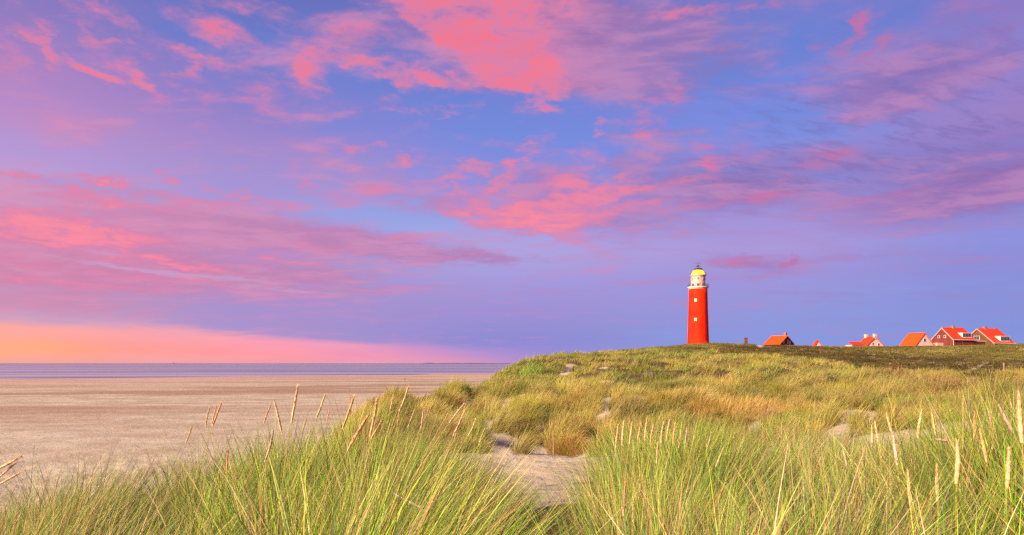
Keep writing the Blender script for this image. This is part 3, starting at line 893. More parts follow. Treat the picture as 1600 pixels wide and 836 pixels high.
def bank(name, label, pxa, pxb, seed, dens):
    r = np.random.default_rng(seed)
    n = 4300
    Y = np.sqrt(r.uniform(2.0 ** 2, 9.3 ** 2, n))
    px = r.uniform(-420, 2020, n)
    X = (px - 800) / F * Y
    keep = (px > pxa) & (px < pxb)
    cl = fbm(X / .75, Y / 1.1, seed, 3)
    keep &= (cl > .40)
    # the open sand between the two banks
    gapw = 10 + 8 * (Y - 2)
    keep &= ~((np.abs(px - 898 - 3 * (Y - 4)) < gapw * .5) & (Y > 3.1))
    keep &= ~((px > 700) & (px < 900) & (Y > 5.2 + (860 - px) / 90.0))
    keep &= r.uniform(0, 1, n) < dens * np.clip(1.25 - Y / 14, .4, 1)
    X, Y, px, cl = X[keep], Y[keep], px[keep], cl[keep]
    m = len(X)
    hf = np.interp(px, HPX, HFA) * (0.70 + 0.50 * np.clip((cl - .34) * 2.6, 0, 1))
    nb = (r.uniform(65, 130, m) * 1.0).astype(int)
    ti = np.repeat(np.arange(m), nb)
    N = len(ti)
    rad = np.sqrt(r.uniform(0, 1, N)) * np.repeat(r.uniform(.10, .26, m), nb)
    an = r.uniform(0, 2 * math.pi, N)
    bx = X[ti] + rad * np.cos(an)
    by = Y[ti] + rad * np.sin(an)
    bz = height(bx, by) - .02
    pk = np.clip(blobsum(px, 0 * px, [(430, 0, 230, 1), (1010, 0, 150, 1), (1520, 0, 170, 1), (860, 0, 50, 1)]), 0, 1)
    kind = r.choice(5, N, p=[.42, .13, .24, .13, .08])     # leaf, blue-green leaf, straw, low dead leaf, thin brown
    kind = np.where((kind == 2) & (r.uniform(0, 1, N) < pk[ti] * .62), 0, kind)
    dz_ = (fbm(X / .7, Y / .7, 88, 3) > .57) | (blobsum(px, Y, [(1140, 4.6, 40, 1.0), (855, 3.6, 35, .8), (520, 3.4, 60, .6), (1330, 4.2, 50, .9)]) > .5)
    kind = np.where(dz_[ti] & (kind != 1) & (r.uniform(0, 1, N) < .22), 3, kind)
    tz = np.repeat(r.normal(0, 1, m), nb)
    H = hf[ti] * r.uniform(.70, 1.12, N)
    H = np.where(kind == 4, H * r.uniform(1.0, 1.22, N), H)
    H = np.where(kind == 3, H * r.uniform(.45, .95, N), H)
    # wind from the sea on the left; leaves splay from the tuft heart
    wind = .22 + .10 * tz + np.where(px[ti] > 900, -.10, .05)
    sx = wind + np.cos(an) * .30 * rad / .2 + r.normal(0, .15, N)
    sy = np.sin(an) * .30 * rad / .2 + r.normal(0, .15, N)
    wild = r.uniform(0, 1, N) < .12
    sx = np.where(wild, r.normal(.1, .55, N), sx)
    lean = np.clip(np.hypot(sx, sy), .02, 1.0)
    lean = np.where(kind == 3, lean + r.uniform(.1, .6, N), lean)
    laz = np.arctan2(sy, sx)
    curl = np.abs(r.normal(.38, .28, N)) + np.where(kind == 3, .6, 0)
    curl = np.where(r.uniform(0, 1, N) < .07, curl + r.uniform(.6, 1.4, N), curl)
    wd = r.uniform(.0050, .0100, N) * np.where(kind == 4, .45, 1.0)
    g1 = pick([(116, 172, 24), (162, 196, 40), (80, 142, 30), (190, 196, 54), (136, 170, 38)], [3, 3, 2, 2, 2], N)
    g2 = pick([(84, 132, 74), (108, 150, 84), (70, 112, 60)], [1, 1, 1], N)
    s1 = pick([(222, 186, 122), (204, 158, 100), (230, 198, 146), (212, 168, 134), (184, 138, 78)], [3, 3, 2, 2, 2], N)
    s2 = pick([(150, 116, 78), (176, 144, 102), (126, 98, 66)], [1, 1, 1], N)
    kk = kind[:, None]
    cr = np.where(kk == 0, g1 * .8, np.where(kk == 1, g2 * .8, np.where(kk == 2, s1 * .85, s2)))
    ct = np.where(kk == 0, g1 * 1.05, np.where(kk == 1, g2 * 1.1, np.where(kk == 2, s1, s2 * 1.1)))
    # many green leaves are bleached towards the tip or yellow near the sheath
    bl = (r.uniform(0, 1, N) < .38)[:, None] & (kk < 2)
    ct = np.where(bl, ct * .5 + L3((208, 190, 110)) * .5, ct)
    yb = (r.uniform(0, 1, N) < .35)[:, None] & (kk < 2)
    cr = np.where(yb, cr * .5 + L3((188, 164, 84)) * .5, cr)
    tv = np.repeat(np.exp(r.normal(-.03, .27, m)), nb)[:, None] * np.exp(r.normal(.03, .20, N))[:, None]
    warm = np.repeat(r.uniform(0, 1, m) < .26, nb)[:, None] & (kk < 2)
    cr = np.where(warm, cr * .5 + L3((176, 146, 84)) * .5, cr) * tv
    ct = np.where(warm, ct * .55 + L3((196, 168, 106)) * .45, ct) * tv
    cool = (np.clip(blobsum(px, 0 * px, [(1250, 0, 110, 1), (120, 0, 160, 1), (830, 0, 70, 1)]), 0, 1) * .2)[ti][:, None] * (kk < 2)
    cr = cr * .88 * (1 - cool) + L3((92, 118, 84)) * cool
    ct = ct * .88 * (1 - cool) + L3((120, 144, 104)) * cool
    vb = np.stack([bx, by, bz], -1)
    V, q, C = blades(vb, H, laz, lean, curl, wd, 6, cr, ct, face=r.uniform(-1.2, 1.2, N))
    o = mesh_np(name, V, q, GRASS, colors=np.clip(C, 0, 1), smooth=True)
    tag(o, label, 'grass', kind='stuff')
    print(name, m, N)


bank('marram_grass', 'tall green and straw beach grass on the near bank left of the sand gap', -420, 898, 41, .62)
bank('marram_grass', 'tall green and straw beach grass on the near bank right of the sand gap', 898, 2020, 43, .62)


# ---- tussocks of the dune slope
def slope_color(px, py, X, Y, r):
    n = len(px)
    base = pick([(176, 166, 82), (158, 158, 70), (192, 172, 96), (148, 152, 62)], [3, 3, 2, 2], n)
    green = pick([(128, 146, 54), (142, 154, 60), (116, 134, 52)], [1, 1, 1], n)
    orange = pick([(194, 144, 80), (204, 158, 96), (176, 128, 68), (168, 140, 70)], [2, 2, 2, 1], n)
    brown = pick([(128, 104, 56), (148, 116, 64), (106, 92, 46), (160, 126, 78)], [1, 1, 1, 1], n)
    w1 = fbm(X / 7, Y / 7, 61, 3)
    w2 = fbm(X / 5, Y / 5, 71, 3)
    g = np.clip(blobsum(px, py, [(800, 582, 90, 26), (690, 618, 60, 18), (1080, 553, 110, 8), (860, 560, 60, 10), (1000, 600, 60, 20)]) * .9 + (w1 - .5) * 1.4 + .10, 0, 1)
    o = np.clip(blobsum(px, py, [(720, 655, 70, 26), (800, 665, 60, 26), (895, 665, 45, 40), (1180, 656, 150, 20), (1420, 650, 130, 26), (540, 655, 60, 24)]) * .62 + (w2 - .5) * 1.3 - .16, 0, .8)
    b = np.clip(blobsum(px, py, [(1500, 612, 130, 22), (1570, 640, 60, 30), (1400, 590, 30, 12)]) * .95 + (w1 - .5) * .8 - .05, 0, 1)
    c = base
    c = c * (1 - g[:, None]) + green * g[:, None]
    c = c * (1 - o[:, None]) + orange * o[:, None]
    c = c * (1 - b[:, None]) + brown * b[:, None]
    return c


def tufts(name, label, ya, yb, ntry, nb0, seed, hmin, hmax, wd, nseg, radius, pxa=430):
    r = np.random.default_rng(seed)
    Y = np.sqrt(r.uniform(ya ** 2, yb ** 2, ntry))
    px0 = r.uniform(pxa, 1760, ntry)
    X = (px0 - 800) / F * Y
    Z = height(X, Y)
    px, py = px_of(X, Y, Z)
    cv = cover(X, Y, Z)
    ws = 2.1 if yb < 70 else 3.1
    wob = (fbm(X / 1.2, Y / 1.2, 17, 2) - .5) * .9
    wd_, wid = worley(X + wob, Y - wob, ws, seed)
    wid2 = (wid * 7.31) % 1.0
    clump = 1 - wd_ / .78
    keep = (cv > .45) & (Z - EYE > -9.5) & ((clump > .30) | (r.uniform(0, 1, len(X)) < .05))
    keep &= ~((Y > 112) & (px > 1130 + (Y - 112) * -6))
    keep &= Y < np.where(px > 1290, 96 - 6 * sstep(1290, 1400, px), 400)
    X, Y, Z, px, py, clump, wid, wid2 = [a[keep] for a in (X, Y, Z, px, py, clump, wid, wid2)]
    m = len(X)
    nb = (nb0 * r.uniform(.6, 1.4, m)).astype(int)
    ti = np.repeat(np.arange(m), nb)
    N = len(ti)
    R = r.uniform(radius * .6, radius * 1.4, m)
    rad = np.sqrt(r.uniform(0, 1, N)) * R[ti]
    an = r.uniform(0, 2 * math.pi, N)
    bx = X[ti] + rad * np.cos(an)
    by = Y[ti] + rad * np.sin(an)
    bz = height(bx, by) - .03
    hh = (hmin + (hmax - hmin) * wid2) * (.30 + .95 * np.clip(clump * 1.25, 0, 1)) * r.uniform(.85, 1.1, m)
    H = hh[ti] * r.uniform(.6, 1.1, N) * (1 - .35 * (rad / R[ti]) ** 2)
    wx = .16 + .42 * wid + r.normal(0, .06, m)
    sx = wx[ti] + np.cos(an) * .45 * rad / R[ti] + r.normal(0, .16, N)
    sy = np.sin(an) * .40 * rad / R[ti] + r.normal(0, .16, N) + .05
    lean = np.clip(np.hypot(sx, sy), .02, 1.2)
    laz = np.arctan2(sy, sx)
    curl = np.abs(r.normal(.45, .3, N))
    c = slope_color(px, py, X, Y, r)
    c = .94 * c * np.exp(r.normal(0, .07, m))[:, None] * np.exp((wid2 - .55) * .95)[:, None]  # some clumps coloured darker to stand in for shadow
    tint = np.array([[1.10, 1.02, .85], [.90, 1.05, .9], [1.05, .97, 1.0], [1, 1, 1]])[(wid * 3.99).astype(int)]
    c = c * tint
    cb = c[ti] * np.exp(r.normal(0, .11, N))[:, None]
    dead = (r.uniform(0, 1, N) < .06 + .26 * wid[ti])[:, None]
    cb = np.where(dead, pick([(204, 172, 120), (180, 146, 94), (156, 128, 80)], [1, 1, 1], N), cb)
    cr = cb * np.array([.66, .62, .60])  # blade roots painted darker, as shade inside the tussock
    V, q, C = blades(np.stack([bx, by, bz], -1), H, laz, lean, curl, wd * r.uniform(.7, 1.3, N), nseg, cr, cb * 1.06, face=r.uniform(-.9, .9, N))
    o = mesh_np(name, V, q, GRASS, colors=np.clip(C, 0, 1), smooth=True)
    tag(o, label, 'grass', kind='stuff')
    print(name, m, N)


tufts('dune_tussocks', 'olive and rust coloured grass tussocks on the lower dune slope behind the sand hollow', 30.5, 60, 14000, 56, 51, .75, 1.65, .026, 4, .30)
tufts('dune_tussocks', 'yellow green grass covering the upper dune slope towards the lighthouse', 60, 130, 17000, 30, 52, .65, 1.1, .050, 3, .48)


# ---- dark heath and rough grass beyond the crest
def heath():
    r = np.random.default_rng(77)
    n = 60000
    Y = np.sqrt(r.uniform(96 ** 2, 300 ** 2, n))
    px0 = r.uniform(840, 1720, n)
    X = (px0 - 800) / F * Y
    Z = height(X, Y)
    px, py = px_of(X, Y, Z)
    keep = (Z > EYE - 6) & ((Y > 150) | ((px > 1130) & (Y > 118)) | ((px > 1290) & (Y > 92)))
    keep &= cover(X, Y, Z) > .4
    cl = fbm(X / 5, Y / 5, 15, 4)
    keep &= cl > .34
    X, Y, Z, px, py, cl = [a[keep] for a in (X, Y, Z, px, py, cl)]
    m = len(X)
    dark = pick([(72, 62, 28), (88, 72, 34), (58, 54, 24), (98, 82, 38)], [3, 3, 2, 2], m)
    olive = pick([(120, 114, 50), (104, 104, 44), (134, 120, 58), (112, 94, 44)], [3, 3, 2, 2], m)
    tan = pick([(166, 136, 96), (150, 116, 76)], [1, 1], m)
    g = np.clip(blobsum(px, py, [(1480, 548, 170, 8), (1580, 552, 60, 14), (1000, 545, 90, 9), (1110, 540, 60, 6), (1300, 541, 60, 3)]) * 1.0 + (fbm(X / 18, Y / 18, 33, 3) - .5) * 1.6 - .05, 0, 1)[:, None]
    c = dark * (1 - g) + olive * g
    c = np.where((r.uniform(0, 1, m) < .035)[:, None], tan, c) * np.exp((fbm(X / 9, Y / 9, 44, 3) - .5) * 1.2)[:, None]
    nb = r.integers(9, 18, m)
    ti = np.repeat(np.arange(m), nb)
    N = len(ti)
    rad = np.sqrt(r.uniform(0, 1, N)) * r.uniform(.4, 1.0, m)[ti]
    an = r.uniform(0, 6.283, N)
    bx = X[ti] + rad * np.cos(an)
    by = Y[ti] + rad * np.sin(an)
    bz = height(bx, by) - .05
    H = r.uniform(.25, .6, m)[ti] * r.uniform(.6, 1.2, N) * (1.1 - .5 * rad)
    lean = np.abs(r.normal(.5, .4, N))
    laz = r.uniform(0, 6.283, N)
    cb = c[ti] * np.exp(r.normal(0, .22, N))[:, None]
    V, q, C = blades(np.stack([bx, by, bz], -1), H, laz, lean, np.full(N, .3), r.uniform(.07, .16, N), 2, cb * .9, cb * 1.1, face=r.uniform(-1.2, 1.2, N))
    o = mesh_np('heath', V, q, HEATH, colors=np.clip(C, 0, 1), smooth=True)
    tag(o, 'dark brown heath and rough grass in the dip and on the ridge before the houses', 'heath', kind='stuff')
    print('heath', m, N)


heath()


# ---- single rust coloured tuft standing out on the sand at the foot of the slope
def big_tuft(name, label, px, py, Y, rad_m, h, n, wd, cols, seed, cat='grass tuft', lean0=.3, nseg=5):
    r = np.random.default_rng(seed)
    X = (px - 800) / F * Y
    z = ground(X, Y)
    rad = np.sqrt(r.uniform(0, 1, n)) * rad_m
    an = r.uniform(0, 6.283, n)
    bx = X + rad * np.cos(an)
    by = Y + rad * np.sin(an)
    bz = height(bx, by)
    H = h * r.uniform(.55, 1.1, n) * (1 - .4 * (rad / rad_m) ** 2)
    sx = lean0 * .6 + np.cos(an) * .55 * rad / rad_m + r.normal(0, .15, n)
    sy = np.sin(an) * .5 * rad / rad_m + r.normal(0, .15, n) - .05
    c = pick(cols, [1] * len(cols), n) * np.exp(r.normal(0, .15, n))[:, None]
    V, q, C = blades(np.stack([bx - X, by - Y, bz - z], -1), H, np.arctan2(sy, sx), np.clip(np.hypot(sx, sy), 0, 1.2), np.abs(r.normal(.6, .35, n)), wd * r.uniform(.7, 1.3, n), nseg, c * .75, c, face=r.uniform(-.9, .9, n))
    o = mesh_np(name, V, q, GRASS, colors=np.clip(C, 0, 1), smooth=True)
    o.location = (X, Y, z)
    tag(o, label, cat)
    return o


RUST = [(190, 134, 66), (168, 140, 58), (204, 152, 84), (140, 112, 46), (150, 146, 60)]
OLIV = [(150, 150, 60), (132, 142, 54), (176, 150, 76), (120, 124, 50)]
big_tuft('grass_tuft', 'rust brown drooping tuft standing alone on sand at the slope foot', 886, 700, 34.5, .95, 1.25, 1500, .012, RUST, 3)
big_tuft('grass_tuft', 'olive tuft on the sand just right of the narrow sand path', 968, 700, 35.5, .8, .9, 800, .012, OLIV, 4)
big_tuft('grass_tuft', 'fresh green tuft between two bare sand patches on the left shoulder', 702, 622, 52, 1.2, 1.1, 1100, .02, [(116, 140, 48), (134, 152, 56), (98, 124, 44)], 5)
big_tuft('grass_tuft', 'small orange tuft in the middle of the wide bare sand patch', 1186, 706, 33, .6, .7, 500, .012, RUST, 6)

# ------------------------------------------------------------------ lighthouse
LY = 297.0
K = LY / F


def paint(name, c1, c2, rough=0.55, scale=0.6, spec=0.35, bump=0.0):
    m_, N, b = mat(name, rough=rough, spec=spec)
    tcn = m_.node_tree.nodes.new('ShaderNodeTexCoord')
    P = tcn.outputs['Object']
    mp = N.vec('MULTIPLY', P, (1.0, 1.0, 0.35))
    f = N.step(N.noise(mp, scale, 6.0, 0.65, 0.3), 0.38, 0.66)
    N.put(b.inputs['Base Color'], N.mix(f, c1, c2))
    if bump:
        bn = m_.node_tree.nodes.new('ShaderNodeBump')
        bn.inputs['Strength'].default_value = bump
        bn.inputs['Distance'].default_value = 0.03
        N.put(bn.inputs['Height'], N.noise(P, 6.0, 4.0, 0.6))
        N.put(b.inputs['Normal'], bn.outputs[0])
    return m_


RED = paint('red_tower_paint', lin((248, 46, 8)), lin((226, 32, 8)), 0.75, 0.5, spec=0.12, bump=0.4)
CREAM = paint('cream_paint', lin((216, 172, 150)), lin((190, 148, 130)), 0.6, 0.8)
WHITE = paint('white_paint', lin((232, 218, 200)), lin((214, 196, 176)), 0.5, 1.0)
TRIM = paint('dull_trim', lin((196, 158, 142)), lin((176, 138, 122)), 0.7, 1.0)  # duller tone than the other white paint, for the bargeboards
DARK = paint('dark_metal', lin((58, 46, 50)), lin((80, 60, 60)), 0.5, 1.2)
GLASS, _, gb = mat('window_glass', lin((60, 62, 84)), rough=0.12, spec=0.6)
WALLRED = paint('brick_red', lin((122, 58, 50)), lin((100, 48, 42)), 0.9, 1.4, 0.1)
WALLBRN = paint('brick_brown', lin((112, 76, 50)), lin((94, 64, 42)), 0.9, 1.4, 0.1)
STUCCO = paint('pale_stucco', lin((226, 186, 166)), lin((208, 168, 152)), 0.9, 1.2, 0.1)
FLASH = paint('chimney_brick', lin((160, 118, 84)), lin((130, 96, 70)), 0.9, 1.4, 0.1)


def roof_mat(name, a, b_):
    m_, N, b = mat(name, rough=0.7, spec=0.2)
    tcn = m_.node_tree.nodes.new('ShaderNodeTexCoord')
    P = tcn.outputs['Object']
    f = N.step(N.noise(P, 1.3, 6.0, 0.7), 0.4, 0.65)
    wv = m_.node_tree.nodes.new('ShaderNodeTexWave')
    wv.wave_type = 'BANDS'
    wv.bands_direction = 'Y'
    wv.inputs['Scale'].default_value = 1.1
    wv.inputs['Distortion'].default_value = 0.4
    N.put(wv.inputs['Vector'], P)
    c = N.mix(f, a, b_)
    N.put(b.inputs['Base Color'], c)
    bn = m_.node_tree.nodes.new('ShaderNodeBump')
    bn.inputs['Strength'].default_value = 0.5
    bn.inputs['Distance'].default_value = 0.05
    N.put(bn.inputs['Height'], wv.outputs['Fac'])
    N.put(b.inputs['Normal'], bn.outputs[0])
    return m_


ROOF = roof_mat('orange_red_roof_tiles', lin((232, 62, 22)), lin((200, 50, 26)))
ROOFO = roof_mat('bright_orange_roof_tiles', lin((244, 78, 14)), lin((224, 66, 16)))


def lamp_mat():
    m_, N, b = mat('lit_lantern_glass', lin((235, 205, 60)), rough=0.2)
    b.inputs['Emission Color'].default_value = lin((255, 214, 20))
    b.inputs['Emission Strength'].default_value = 0.42
    return m_


def lit_window_mat():
    m_, N, b = mat('lit_window_glass', lin((240, 205, 150)), rough=0.3)
    b.inputs['Emission Color'].default_value = lin((255, 200, 140))
    b.inputs['Emission Strength'].default_value = 0.10
    return m_


LAMP = lamp_mat()
LITW = lit_window_mat()


def lighthouse():
    X = (1090.8 - 800) / F * LY
    g = ground(X, LY) - 0.6
    root = empty('lighthouse', (X, LY, g))
    tag(root, 'round red lighthouse with cream top and yellow lantern on the dune crest', 'lighthouse')
    z = lambda py: EYE + (HOR - py) * K - g
    zt = z(452.0)
    rb, rt = 16.6 * K, 14.0 * K
    prof = [(rb + .25, 0), (rb + .25, .9), (rb + .02, 1.0)]
    for k in range(13):
        t = k / 12
        prof.append((rb + (rt - rb) * t ** .85, 1.0 + (zt - 1.0) * t))
    MB().lathe(prof, 64).build('tower_shaft', RED, root, smooth=True)
    # corbelled cornice and gallery floor
    MB().lathe([(rt + .03, zt + .002), (rt + .18, zt + .25), (rt + .45, zt + .55), (rt + .55, zt + .60), (rt + .55, zt + .95), (rt + .15, zt + .95)], 64).build('cornice', WHITE, root, smooth=False)
    zg = zt + .953
    rg = rt + .45
    m = MB()
    for k in range(36):
        a = 2 * math.pi * k / 36
        m.tube((rg * math.cos(a), rg * math.sin(a), zg), (rg * math.cos(a), rg * math.sin(a), zg + 1.15), .035, n=5)
    for h in (.4, .78, 1.15):
        n = 48
        for k in range(n):
            a, b = 2 * math.pi * k / n, 2 * math.pi * (k + 1) / n
            m.tube((rg * math.cos(a), rg * math.sin(a), zg + h), (rg * math.cos(b), rg * math.sin(b), zg + h), .03, n=4)
    m.build('gallery_railing', DARK, root)
    # watch room drum
    zd1 = z(431.2)
    rd = 10.9 * K
    MB().lathe([(rd + .1, zg + .002), (rd + .1, zg + .3), (rd, zg + .32), (rd - .12, zd1 - .45), (rd + .1, zd1 - .35), (rd + .12, zd1)], 48).build('watch_room', CREAM, root, smooth=False)

    def ring_windows(name, zc, w, h, r, angs, frame, pane):
        for a in angs:
            t = math.radians(a)
            e = bpy.data.meshes
            f = MB().box(-.10, .09, -w / 2 - .09, w / 2 + .09, -h / 2 - .09, h / 2 + .09).build(name, frame, root)
            f.location = (r * math.cos(t), r * math.sin(t), zc)
            f.rotation_euler = (0, 0, t)
            p = MB().box(.0, .10, -w / 2, w / 2, -h / 2, h / 2).build('pane', pane, f)
    toward = math.degrees(math.atan2(-LY, -X))      # direction from tower to viewer
    ring_windows('window', z(436), .45, .75, rd - .03, [toward + d for d in (-54, 0, 48, 96, 150, 200, 255)], CREAM, GLASS)
    ring_windows('window', z(446), .85, 1.0, rd + .02, [toward + d for d in (-44, 0, 40, 90, 140, 190, 250)], CREAM, GLASS)
    # two small lit windows of the shaft
    for py in (470, 500):
        zc = z(py)
        tt = ((zc - 1) / (zt - 1)) ** .85
        ring_windows('window', zc, .8, 1.1, rb + (rt - rb) * tt - .03, [toward - 15], WHITE, LITW)
    # lantern gallery, glazing, dome
    MB().lathe([(rd + .2, zd1 + .003), (12.8 * K, zd1 + .20), (12.8 * K, zd1 + .32), (10.9 * K, zd1 + .35)], 48).build('lantern_gallery', WHITE, root)
    zr = zd1 + .352
    m = MB()
    rr = 12.2 * K
    for k in range(24):
        a = 2 * math.pi * k / 24
        m.tube((rr * math.cos(a), rr * math.sin(a), zr - .02), (rr * math.cos(a), rr * math.sin(a), zr + .9), .03, n=4)
        b = 2 * math.pi * (k + 1) / 24
        m.tube((rr * math.cos(a), rr * math.sin(a), zr + .9), (rr * math.cos(b), rr * math.sin(b), zr + .9), .03, n=4)
    m.build('lantern_railing', DARK, root)
    zl = z(422.5)
    r0, r1 = 10.2 * K, 6.9 * K
    glz = MB().lathe([(r0, zr + .002), (r0, zr + .45), (r0 - .15, zr + 1.1), (r1, zl)], 32).build('lantern', LAMP, root, smooth=True)
    for k in range(12):
        m = MB()
        a = 2 * math.pi * k / 12
        m.tube(((r0 + .03) * math.cos(a), (r0 + .03) * math.sin(a), zr), ((r0 - .11) * math.cos(a), (r0 - .11) * math.sin(a), zr + 1.1), .045, n=4)
        m.tube(((r0 - .11) * math.cos(a), (r0 - .11) * math.sin(a), zr + 1.1), ((r1 + .03) * math.cos(a), (r1 + .03) * math.sin(a), zl), .045, n=4)
        m.build('glazing_bar', DARK, glz)
    zc = z(418.3)
    dome = [(r1 + .12, zl + .002)]
    for k in range(1, 8):
        t = k / 8 * math.pi / 2
        dome.append(((r1 + .12) * math.cos(t), zl + (zc - zl) * math.sin(t)))
    dome.append((.12, zc))
    MB().lathe(dome, 32).build('dome', DARK, root, smooth=True)
    m = MB()
    m.tube((0, 0, zc - .1), (0, 0, z(410.3)), .10, .06, n=8)
    m.tube((-1.0, 0, z(416.2)), (1.0, 0, z(416.2)), .12, n=6)
    m.tube((0, -1.0, z(416.2)), (0, 1.0, z(416.2)), .12, n=6)
    m.tube((-1.5, 0, z(411.2)), (1.5, 0, z(411.2)), .05, n=5)
    for k in range(8):
        a = k * math.pi / 4
        m.tube((0, 0, z(416.2)), (.55 * math.cos(a), .55 * math.sin(a), z(416.2) + .5), .05, n=4)
    m.build('finial', DARK, root)
    # low porch with a door at the landward foot
    pr = MB().box(-1.6, 1.6, -1.4, 1.4, 0, 2.7).build('porch', RED, root)
    a = math.radians(toward + 175)
    pr.location = ((rb + .9) * math.cos(a), (rb + .9) * math.sin(a), 0)
    pr.rotation_euler = (0, 0, a)
    MB().box(1.601, 1.66, -.5, .5, 0.4, 2.3).build('door', WHITE, pr)


lighthouse()


# ------------------------------------------------------------------ houses
def house(name, label, pxa, pya, pye, wg, wl, phi, Y, wall, roof, chim=(), gwins=(), dormer=None, barge=True, gutter=True, group=None, over=.35):
    """gabled house: apex of the near gable at photo point (pxa,pya), eaves at row pye; wg, wl: apparent gable width and ridge length"""
    X = (pxa - 800) / F * Y
    azm = math.atan2(X, Y)
    k = Y / F
    W_ = wg * k * math.cos(azm) / math.cos(phi)
    L_ = wl * k * math.cos(azm) / abs(math.sin(phi))
    za = EYE + (HOR - pya) * k
    ze = EYE + (HOR - pye) * k
    g = min(ground(X, Y), ze - 2.2) - 1.0
    root = empty(name, (X, Y, g), -(azm + phi))
    tag(root, label, 'house', group)
    za -= g
    ze -= g
    hw = W_ / 2
    sl = (za - ze) / hw
    # local frame: +Y along the ridge away from the viewer, X across the gable
    w = MB()
    prof = [(-hw, 0), (hw, 0), (hw, ze - .02), (0, za - .18), (-hw, ze - .02)]
    a = [w.bm.verts.new((x, 0, z)) for x, z in prof]
    b = [w.bm.verts.new((x, L_, z)) for x, z in prof]
    w.bm.faces.new(a)
    w.bm.faces.new(b[::-1])
    for i in range(5):
        w.bm.faces.new((a[i], b[i], b[(i + 1) % 5], a[(i + 1) % 5]))
    wl_o = w.build('wall', wall, root)
    ov = .45
    r = MB()
    for s in (-1, 1):
        x1, z1 = s * (hw + ov), ze - sl * ov
        r.hexa([(0, -over, za - .16), (x1, -over, z1 - .16), (x1, L_ + over, z1 - .16), (0, L_ + over, za - .16), (0, -over, za + .08), (x1, -over, z1 + .08), (x1, L_ + over, z1 + .08), (0, L_ + over, za + .08)])
    r.tube((0, -over, za + .1), (0, L_ + over, za + .1), .14, n=6)
    ro = r.build('roof', roof, root)
    if barge:
        for s in (-1, 1):
            m = MB()
            x1, z1 = s * (hw + ov), ze - sl * ov
            y0, y1 = -over - .10, -over - .003
            m.hexa([(0, y0, za - .34), (x1, y0, z1 - .34), (x1, y1, z1 - .34), (0, y1, za - .34), (0, y0, za + .12), (x1, y0, z1 + .12), (x1, y1, z1 + .12), (0, y1, za + .12)])
            m.build('bargeboard', TRIM, root)
    side = 1 if phi > 0 else -1
    if gutter:
        x1, z1 = side * (hw + ov + .07), ze - sl * ov - .08
        MB().tube((x1, -over, z1), (x1, L_ + over, z1), .13, n=6).build('gutter', WHITE, root)
        MB().tube((side * (hw + .08), .15, 0), (side * (hw + .08), .15, z1), .09, n=6).build('downpipe', WHITE, root)
    for (t, cw, ch) in chim:
        cy = t * L_
        c = MB().box(-cw / 2, cw / 2, cy - cw / 2, cy + cw / 2, za - .9, za + ch).build('chimney', FLASH if wall is not STUCCO else STUCCO, ro)
        MB().box(-cw / 2 - .1, cw / 2 + .1, cy - cw / 2 - .1, cy + cw / 2 + .1, za + ch + .002, za + ch + .16).build('chimney_cap', FLASH if wall is not STUCCO else STUCCO, c)
    for (fx, fz, ww, wh) in gwins:
        x0 = fx * hw
        zc = ze + fz * (za - ze)
        f = MB().box(x0 - ww / 2 - .10, x0 + ww / 2 + .10, -.10, .05, zc - wh / 2 - .10, zc + wh / 2 + .10).build('window', WHITE, root)
        nn = 2 if ww > .8 else 1
        for i in range(nn):
            xa = x0 - ww / 2 + i * (ww / nn) + .03
            MB().box(xa, xa + ww / nn - .06, -.13, -.06, zc - wh / 2, zc + wh / 2).build('pane', GLASS, f)
    if dormer:
        t0, t1, f0, f1 = dormer      # along the ridge, from eave (0) to ridge (1)
        y0, y1 = t0 * L_, t1 * L_
        xf = side * hw * (1 - f0)
        xb = side * hw * (1 - f1)
        zf = ze + (za - ze) * f0
        zt = ze + (za - ze) * f1
        d = MB().box(min(xf, xb), max(xf, xb), y0, y1, zf - .3, zt).build('dormer', WHITE, ro)
        n = 3
        for i in range(n):
            ya = y0 + .15 + i * (y1 - y0 - .3) / n
            yb = ya + (y1 - y0 - .3) / n - .15
            MB().box(min(xf - .02 * side, xf + .04 * side), max(xf - .02 * side, xf + .04 * side), ya, yb, zf + .35, zt - .25).build('pane', GLASS, d)
        MB().box(min(xf + side * .15, xb), max(xf + side * .15, xb), y0 - .15, y1 + .15, zt + .003, zt + .15).build('dormer_roof', WHITE, d)
    return root, W_, L_, za, ze, side


R40 = math.radians(40)
HG = 'houses along the ridge'
h1 = house('house', 'small house with a long orange roof nearest the lighthouse, brown gable and chimney', 1229.5, 525.0, 536.8, 21, 24, -math.radians(60), 285, WALLBRN, ROOFO,
           chim=[(.10, .9, 1.3)], gwins=[(-.48, .22, .9, 1.3), (.18, .22, .8, 1.4), (.46, .12, .7, 1.2)], barge=False, gutter=False, group=HG)
h2 = house('house', 'tiny roof tip of a hidden house showing above the ridge between two houses', 1278, 532.0, 539, 9, 3, -math.radians(30), 300, STUCCO, ROOF, barge=False, gutter=False, group=HG)
h3 = house('house', 'pale pink house with two chimneys and a low red roofed wing on its left', 1367.5, 526.0, 539.8, 27, 15, -R40, 282, STUCCO, ROOF,
           chim=[(.04, 1.0, 1.0), (.96, 1.0, 1.0)], gwins=[(-.28, .18, .6, .9), (.38, .12, .8, .9)], barge=False, gutter=False, group=HG)
h4 = house('house', 'pale gabled house with a plain bright orange roof and one gable window', 1444.5, 520.3, 539.5, 29, 25, -math.radians(45), 280, STUCCO, ROOFO,
           gwins=[(0.0, .42, 1.0, 1.3)], barge=False, gutter=False, group=HG)
h5 = house('house', 'red brick house with white bargeboards and white dormer, left of its twin', 1472.5, 512.3, 529.8, 33, 33, R40, 285, WALLRED, ROOF,
           chim=[(.5, .9, .9)], gwins=[(-.34, .22, .8, .9), (.24, .22, .8, .9)], dormer=(.50, .92, .10, .52), group=HG)
